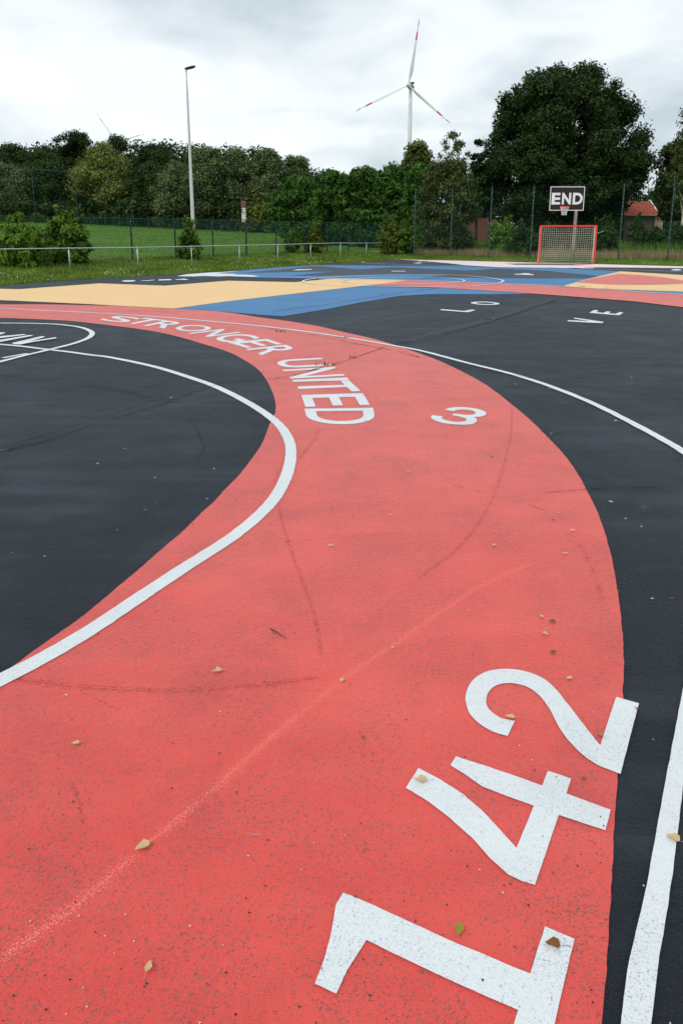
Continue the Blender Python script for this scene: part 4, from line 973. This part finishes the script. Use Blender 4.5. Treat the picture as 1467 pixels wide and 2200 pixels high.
mb = MB(); mb.box((bc.x, db, bc.z), (bw, .04, bh)); bd = mb.build('backboard', M['board'], hp)
mb = MB(); e_ = .036
for sx in (-1, 1): mb.box((bc.x + sx * (bw / 2 - e_ / 2), db - .024, bc.z), (e_, .008, bh)); 
for sz in (-1, 1): mb.box((bc.x, db - .024, bc.z + sz * (bh / 2 - e_ / 2)), (bw - 2 * e_, .0075, e_))
mb.build('border', M['boardwhite'], bd)
zr = Vector(AT(1212, 443.7, db - .35)); xr = zr.x
wl_, wr_ = bc.x - bw / 2 + .05 * bw, bc.x + bw / 2 - .048 * bw; zT = bc.z + bh / 2 - .26 * bh; zB = bc.z + bh / 2 - .745 * bh
tw = wr_ - wl_; spans = [(0, .28), (.335, .625), (.68, 1.0)]
for ch, (u0, u1) in zip('END', spans):
    v, f = glyph(ch, .035); vs = [(wl_ + tw * (u0 + (u1 - u0) * p), db - .03, zB + (zT - zB) * q) for p, q in v]
    n0 = len(vs); vs2 = vs + [(a, b_ + .008, c_) for a, b_, c_ in vs]
    me = bpy.data.meshes.new('board_letter'); me.from_pydata(vs, [], f); me.update(); o = link('board_letter', me, M['boardwhite'], bd); o['label'] = 'bold white letter %s on the backboard' % ch
rr = .23; mb = MB(); cy = db - .05 - rr - .08
mb.tube([(xr + rr * math.cos(t), cy + rr * math.sin(t), zr.z) for t in np.linspace(0, 2 * math.pi, 25)], .014, 6)
mb.box((xr, db - .06, zr.z - .06), (.30, .05, .16)); mb.tube([(xr - .15, db - .05, zr.z - .1), (xr - .1, cy + .1, zr.z - .01)], .01, 5); mb.tube([(xr + .15, db - .05, zr.z - .1), (xr + .1, cy + .1, zr.z - .01)], .01, 5)
rim = mb.build('rim', M['goalred'], hp)
mb = MB()
for k in range(12):
    for s in (1, -1):
        pts = []
        for j in range(5):
            t = 2 * math.pi * (k + s * j * .5) / 12; r_ = rr * (1, .82, .66, .56, .54)[j]; pts.append((xr + r_ * math.cos(t), cy + r_ * math.sin(t), zr.z - .11 * j))
        mb.tube(pts, .0075, 4, cap=False)
mb.build('hoop_net', M['boardwhite'], hp)

# ------------------------------------------------------------------ wind turbines
def turbine(pxh, pyh, pbase, Yd, blade, angs, yaw, label, k=1.0):
    hub = Vector(AT(pxh, pyh, Yd)); o = empty('wind_turbine', (hub.x, Yd, 0), label, 'wind turbine')
    nd = Vector((-math.sin(yaw), -math.cos(yaw), 0)); tx = hub.x - nd.x * 5 * k; ty = hub.y - nd.y * 5 * k
    mb = MB(); n_ = 10; zt_ = hub.z - 1.2 * k
    mb.tube([(tx, ty, -2 + (zt_ + 2) * j / n_) for j in range(n_ + 1)], [(2.3 - 1.15 * j / n_) * k for j in range(n_ + 1)], 24); mb.build('tower', M['turbine'], o, True)
    mb = MB(); c_ = hub - nd * 4.5 * k
    pts = [hub - nd * (t * k) for t in (0.6, 1.2, 3, 6, 9, 9.6)]; mb.tube(pts, [1.2 * k, 1.8 * k, 2.1 * k, 1.9 * k, 1.5 * k, .6 * k], 16); mb.build('nacelle', M['turbgrey'], o, True)
    mb = MB(); q = hub - nd * 7.5 * k; mb.box((q.x, q.y, q.z + 2.6 * k), (.3 * k, 3.4 * k, 1.6 * k), -yaw + math.pi / 2); mb.build('cooler_fin', M['dark'], o)
    mb = MB(); mb.tube([hub + nd * (t * k) for t in (-.9, 0, 1.2, 2.0, 2.4)], [1.5 * k, 1.7 * k, 1.4 * k, .8 * k, .1], 16); mb.build('hub', M['turbine'], o, True)
    rt = Vector((math.cos(yaw), -math.sin(yaw), 0)); up = Vector((0, 0, 1))
    for a in angs:
        dr = rt * math.cos(a) + up * math.sin(a); ch = rt * -math.sin(a) + up * math.cos(a)
        st = [0, .03, .08, .16, .24, .35, .5, .66, .68, .75, .80, .82, .90, .915, .96, 1.0]
        cw = [.5, .5, .62, 1.25, 1.35, 1.15, .92, .7, .67, .58, .5, .48, .37, .35, .25, .05]
        mb = MB(); nn = 10; vs = []
        for s_, c_ in zip(st, cw):
            cen = hub + dr * (s_ * blade) + nd * (.5 * k + 2.0 * k * s_ * s_); tk = max(.16, .5 - s_ * .8) * min(c_, .6) * 1.3
            tw_ = .95 - .9 * min(1, s_ * 1.6); ca, sa = math.cos(tw_), math.sin(tw_); C_2 = ch * ca + nd * sa; N2 = nd * ca - ch * sa
            for j in range(nn):
                t = 2 * math.pi * j / nn; vs.append(cen + C_2 * ((math.cos(t) * c_ - .35 * c_ * (s_ > .05)) * .98 * k) + N2 * (math.sin(t) * tk * k))
        fs = []; mi = []
        for i in range(len(st) - 1):
            red = (.67 < (st[i] + st[i + 1]) / 2 < .81 and st[i] >= .66) or st[i] >= .90
            red = (st[i] >= .68 and st[i + 1] <= .80) or st[i] >= .90
            for j in range(nn):
                mb.add([], []); fs.append((i * nn + j, i * nn + (j + 1) % nn, (i + 1) * nn + (j + 1) % nn, (i + 1) * nn + j)); mi.append(1 if red else 0)
        mb.v = [tuple(v) for v in vs]; mb.f = [list(f) for f in fs]; mb.mi = mi
        mb.build('blade', [M['turbine'], M['turbred']], o, True)
    return o
r_ = math.radians
turbine(877, 183, 500, 560, 43, (r_(79.5), r_(201), r_(319.5)), .42, 'large white wind turbine with red banded blades above the tree line')
turbine(249, 304, 500, 1150, 50, (r_(124), r_(11), r_(247)), .2, 'distant wind turbine with only two blade tips showing above the oaks', .8)

# ------------------------------------------------------------------ buildings
d = 78.0
a = Vector(AT(1340, 500, d)); b_ = Vector(AT(1404, 500, d)); ze = AT(1400, 463, d)[2]; zr_ = AT(1400, 432, d + 2)[2]; zg = float(hz(a.x, d)) - .2
hs = empty('brick_shed', ((a.x + b_.x) / 2, d, zg), 'small brown brick building with orange tiled roof at the right', 'building')
x0, x1 = a.x, b_.x; dp = 5.0
def wall(nm, x0, x1, y0, y1, z0, z1, mt, par): mb = MB(); mb.box(((x0 + x1) / 2, (y0 + y1) / 2, (z0 + z1) / 2), (x1 - x0, y1 - y0, z1 - z0)); return mb.build(nm, M[mt], par)
wall('front_wall', x0, x1, d, d + .3, zg, ze, 'brick', hs)
mb = MB(); mb.add([(x1 + .003, d + .003, zg), (x1 + .003, d + dp, zg), (x1 + .003, d + dp, ze), (x1 + .003, d + dp / 2, zr_), (x1 + .003, d + .003, ze), (x1 + .3, d + .003, zg), (x1 + .3, d + dp, zg), (x1 + .3, d + dp, ze), (x1 + .3, d + dp / 2, zr_), (x1 + .3, d + .003, ze)],
    [(0, 1, 2, 3, 4), (9, 8, 7, 6, 5), (0, 5, 6, 1), (1, 6, 7, 2), (2, 7, 8, 3), (3, 8, 9, 4), (4, 9, 5, 0)]); 
mb.build('gable_wall', M['render'], hs)
# slanted wall turning away, pinkish gable seen to the right
mb = MB(); mb.box((x1 + .75, d + .8, (zg + ze) / 2 + .3), (.9, .25, ze - zg + .5), .5); mb.build('side_wall', M['render'], hs)
mb = MB(); nr = 11
for k in range(nr):
    t0, t1 = k / nr, (k + 1) / nr; y0 = d - .35 + (dp / 2 + .35) * t0; y1 = d - .35 + (dp / 2 + .35) * t1; z0_ = ze - .02 + (zr_ - ze) * t0; z1_ = ze - .02 + (zr_ - ze) * t1
    ncol = 22
    for j in range(ncol):
        xa = x0 - .2 + (x1 - x0 + .45) * j / ncol; xb = x0 - .2 + (x1 - x0 + .45) * (j + 1) / ncol; xm = (xa + xb) / 2
        mb.add([(xa, y0, z0_ + .05), (xm, y0, z0_ + .10), (xb, y0, z0_ + .05), (xb, y1, z1_ + .01), (xm, y1, z1_ + .06), (xa, y1, z1_ + .01), (xa, y0, z0_), (xm, y0, z0_ + .03), (xb, y0, z0_)], [(0, 1, 4, 5), (1, 2, 3, 4), (6, 7, 1, 0), (7, 8, 2, 1)])
mb.add([(x0 - .2, d + dp / 2, zr_), (x1 + .25, d + dp / 2, zr_), (x1 + .25, d + dp + .3, ze - .1), (x0 - .2, d + dp + .3, ze - .1)], [(0, 1, 2, 3)])
mb.build('roof', M['tiles'], hs)
mb = MB(); mb.tube([(x0 - .2, d - .4, ze - .02), (x1 + .25, d - .4, ze - .02)], .07, 8); mb.build('gutter', M['gutter'], hs)
mb = MB(); mb.tube([(x1 + .3, d - .38, ze + .02), (x1 + .3, d + dp / 2, zr_ + .1)], .06, 6); mb.build('barge_board', M['boardwhite'], hs)
wall('door_frame', x1 - .22, x1 - .12, d - .06, d - .004, zg, ze - .1, 'dark', hs)
d = 84.0; a = Vector(AT(1012, 500, d)); b_ = Vector(AT(1063, 500, d)); ze = AT(1040, 459, d)[2]; zr_ = AT(1040, 440, d + 2)[2]; zg = float(hz(a.x, d)) - .3
rh = empty('red_house', ((a.x + b_.x) / 2, d, zg), 'red brick house with grey roof glimpsed between the birch and the big oak', 'house')
wall('wall', a.x, b_.x, d, d + 5, zg, ze, 'redbrick', rh)
mb = MB(); mb.add([(a.x - .3, d - .3, ze - .05), (b_.x + .3, d - .3, ze - .05), (b_.x + .3, d + 2.5, zr_), (a.x - .3, d + 2.5, zr_), (b_.x + .3, d + 5.3, ze - .05), (a.x - .3, d + 5.3, ze - .05)], [(0, 1, 2, 3), (3, 2, 4, 5), (0, 3, 5), (1, 4, 2)]); mb.build('roof', M['slate'], rh)
wx = AT(1051, 470, d)[0]; wn = wall('window', wx - .22, wx + .12, d - .05, d - .004, AT(0, 480, d)[2], AT(0, 462, d)[2], 'render', rh)
wall('pane', wx - .16, wx + .06, d - .06, d - .052, AT(0, 478, d)[2], AT(0, 464, d)[2], 'glass', wn)

# ------------------------------------------------------------------ fallen leaves
def leaf_mesh(kind):
    R = random.Random(kind); vs = []; fs = []
    out = [(-.52, 0), (-.26, .14), (0, .38), (.27, .28), (.5, 0), (.22, -.30), (-.02, -.34), (-.3, -.12)]
    out = [(a * R.uniform(.75, 1.2), b_ * R.uniform(.55, 1.25)) for a, b_ in out]; cv = R.uniform(.3, .9)
    mid = [(-.5, 0), (-.22, 0), (.05, 0), (.28, 0), (.5, 0)]
    def zz(a, b_): return .05 + cv * (abs(b_) * .6 + .35 * a * a) + .04 * math.sin(9 * a + kind)
    P_ = [out[0], out[1], out[2], out[3], out[4], out[5], out[6], out[7], (-.22, 0), (.03, 0), (.27, 0)]
    vs = [(a, b_, zz(a, b_)) for a, b_ in P_]
    fs = [(0, 8, 1), (1, 8, 9, 2), (2, 9, 10, 3), (3, 10, 4), (0, 7, 8), (7, 6, 9, 8), (6, 5, 10, 9), (5, 4, 10)]
    mb = MB(); mb.add(vs, fs); mb.tube([(.48, 0, zz(.5, 0)), (.7, .05, .08), (.92, .12, .03)], .014, 5)
    me = bpy.data.meshes.new('fallen_leaf'); me.from_pydata(mb.v, [], mb.f); me.polygons.foreach_set('use_smooth', [True] * len(mb.f)); me.update(); return me
LM = {}
def fallen(pxx, py, wpx, mat, label, rot=None, group='fallen leaves on the court', name='fallen_leaf', kind=None):
    p = G(pxx, py, .012); kd = kind if kind is not None else int(pxx * 7 + py) % 6
    key = (kd, mat)
    if key not in LM: m_ = leaf_mesh(kd); m_.materials.append(M[mat]); LM[key] = m_
    dist = math.hypot(math.hypot(p[0], p[1]), H); s = wpx / 1568 * dist * .82
    o = bpy.data.objects.new(name, LM[key]); COL.objects.link(o); o.location = (p[0], p[1], .0135); o.scale = (s, s, s)
    o.rotation_euler = (0, 0, (pxx * 1.7 + py * .31) % 6.28 if rot is None else rot); tag(o, label, 'leaf', group); return o
for a in [
 (307, 1820, 40, 'leafdry', 'tan curled leaf with long stalk on the lighter red streak', .7), (320, 2078, 27, 'leafdry', 'small tan leaf nearest the bottom left corner', 4.5),
 (163, 1598, 22, 'leafdry', 'pale round leaf alone on the red band at the left', .2), (467, 1443, 26, 'leafdry', 'flat tan leaf beside the long dark tyre mark', .2),
 (735, 1462, 20, 'leafdry', 'pale round leaf at the end of the dark tyre mark', 1.2), (903, 1677, 34, 'leafdry', 'tan leaf lying on the tip of the white digit 4', 6.2),
 (985, 2000, 36, 'leafgreen', 'dark spotted yellow green leaf above the white digit 1', 1.3), (1187, 2030, 38, 'leafbrown', 'brown leaf lying on the base of the white digit 1', 6.0),
 (1445, 1802, 34, 'leafdry', 'yellow tan leaf on the white line at the right edge', 5.6), (1095, 1542, 28, 'leafdry', 'tan leaf at the open end of the white digit 2', 6.1),
 (1288, 1580, 18, 'leafgreen', 'small greenish leaf inside the foot of the white digit 2', 5.4), (1221, 1459, 18, 'leafdry', 'small tan leaf above the white digit 2', .1),
 (1186, 1404, 20, 'leafbrown', 'dark brown leaf above the white digit 2', .3), (1171, 1362, 20, 'leafdry', 'square tan leaf, lowest of three by the right side of the band', 2.2),
 (1185, 1336, 22, 'leafbrown', 'brown leaf, middle of three by the right side of the band', 5.9), (1162, 1325, 16, 'leafdry', 'tan leaf, topmost of three by the right side of the band', 5.2),
 (1253, 1674, 12, 'leafbrown', 'tiny brown leaf right of the white digit 4', .2), (780, 1585, 14, 'leafbrown', 'tiny brown leaf left of the white digit 2', 2.0),
 (1368, 1523, 10, 'leafbrown', 'tiny brown leaf at the upper corner of the white digit 2', 2.0),
 (710, 1173, 16, 'leafdry', 'tan leaf just below the row of dark dashes', .2), (838, 1107, 14, 'leafdry', 'small pale leaf just above the row of dark dashes', .4),
 (877, 1015, 14, 'leafdry', 'small pale leaf left of the long dark curved mark', .3), (1061, 1172, 16, 'leafdry', 'tan leaf at the lower end of the dark curved mark', .3),
 (1227, 1141, 16, 'leafdry', 'tan leaf near the outer rim of the red band', 6.0), (1213, 1190, 16, 'leafdry', 'tan leaf at the upper end of the lighter red streak', 6.1),
 (1187, 1118, 12, 'leafbrown', 'tiny dark leaf near the outer rim of the red band', .3), (1201, 1102, 9, 'leafdry', 'tiny pale leaf highest near the outer rim of the red band', .1),
 (1055, 983, 10, 'leafbrown', 'tiny dark leaf left of the dark curved mark top', .1), (318, 879, 12, 'leafbrown', 'orange brown leaf caught on the long crack', .9),
 (312, 1097, 13, 'leafbrown', 'small brown leaf on dark asphalt inside the white arc', .4), (5, 968, 14, 'leafbrown', 'brown leaf at the left end of the long crack', .4),
 (368, 855, 9, 'leafdry', 'pale leaf at the fork of the long crack', .2), (1322, 905, 13, 'leafdry', 'tan leaf on dark asphalt beside the long white line', .1),
 (1400, 1287, 9, 'leafdry', 'pale leaf on dark asphalt, left one of a pair', .4), (1441, 1287, 10, 'leafbrown', 'brownish leaf on dark asphalt, right one of a pair', .2),
 (843, 1392, 12, 'leafdry', 'thin faded leaf lying across the lighter red streak', .9)]:
    fallen(*a)
for a in [(1184, 932), (460, 1008), (269, 965), (210, 997), (97, 1196), (445, 1073), (334, 1027), (1377, 1132), (1343, 1115), (1146, 982), (560, 1042), (578, 1122), (392, 1391), (784, 905), (1020, 1008), (143, 1494), (1105, 826), (1180, 836), (1355, 812), (1310, 1079)]:
    fallen(a[0], a[1], 8 if a[0] != 1310 else 11, 'pebble' if a[0] in (1310, 143, 460, 210) else 'leafdry', 'tiny pale scrap of leaf on the court', group='tiny leaf scraps', name='leaf_scrap', kind=2)
z = .014; mb = MB(); q = [G(580, 1350, .02), G(592, 1356, .03), G(603, 1364, .022), G(614, 1370, .018)]
mb.tube(q, [.002, .0024, .002, .0012], 5); q2 = [G(583, 1353, .022), G(590, 1362, .02)]; mb.tube(q2, .0012, 4)
tag(mb.build('twig', M['bark']), 'thin dark twig lying on the red band', 'twig')
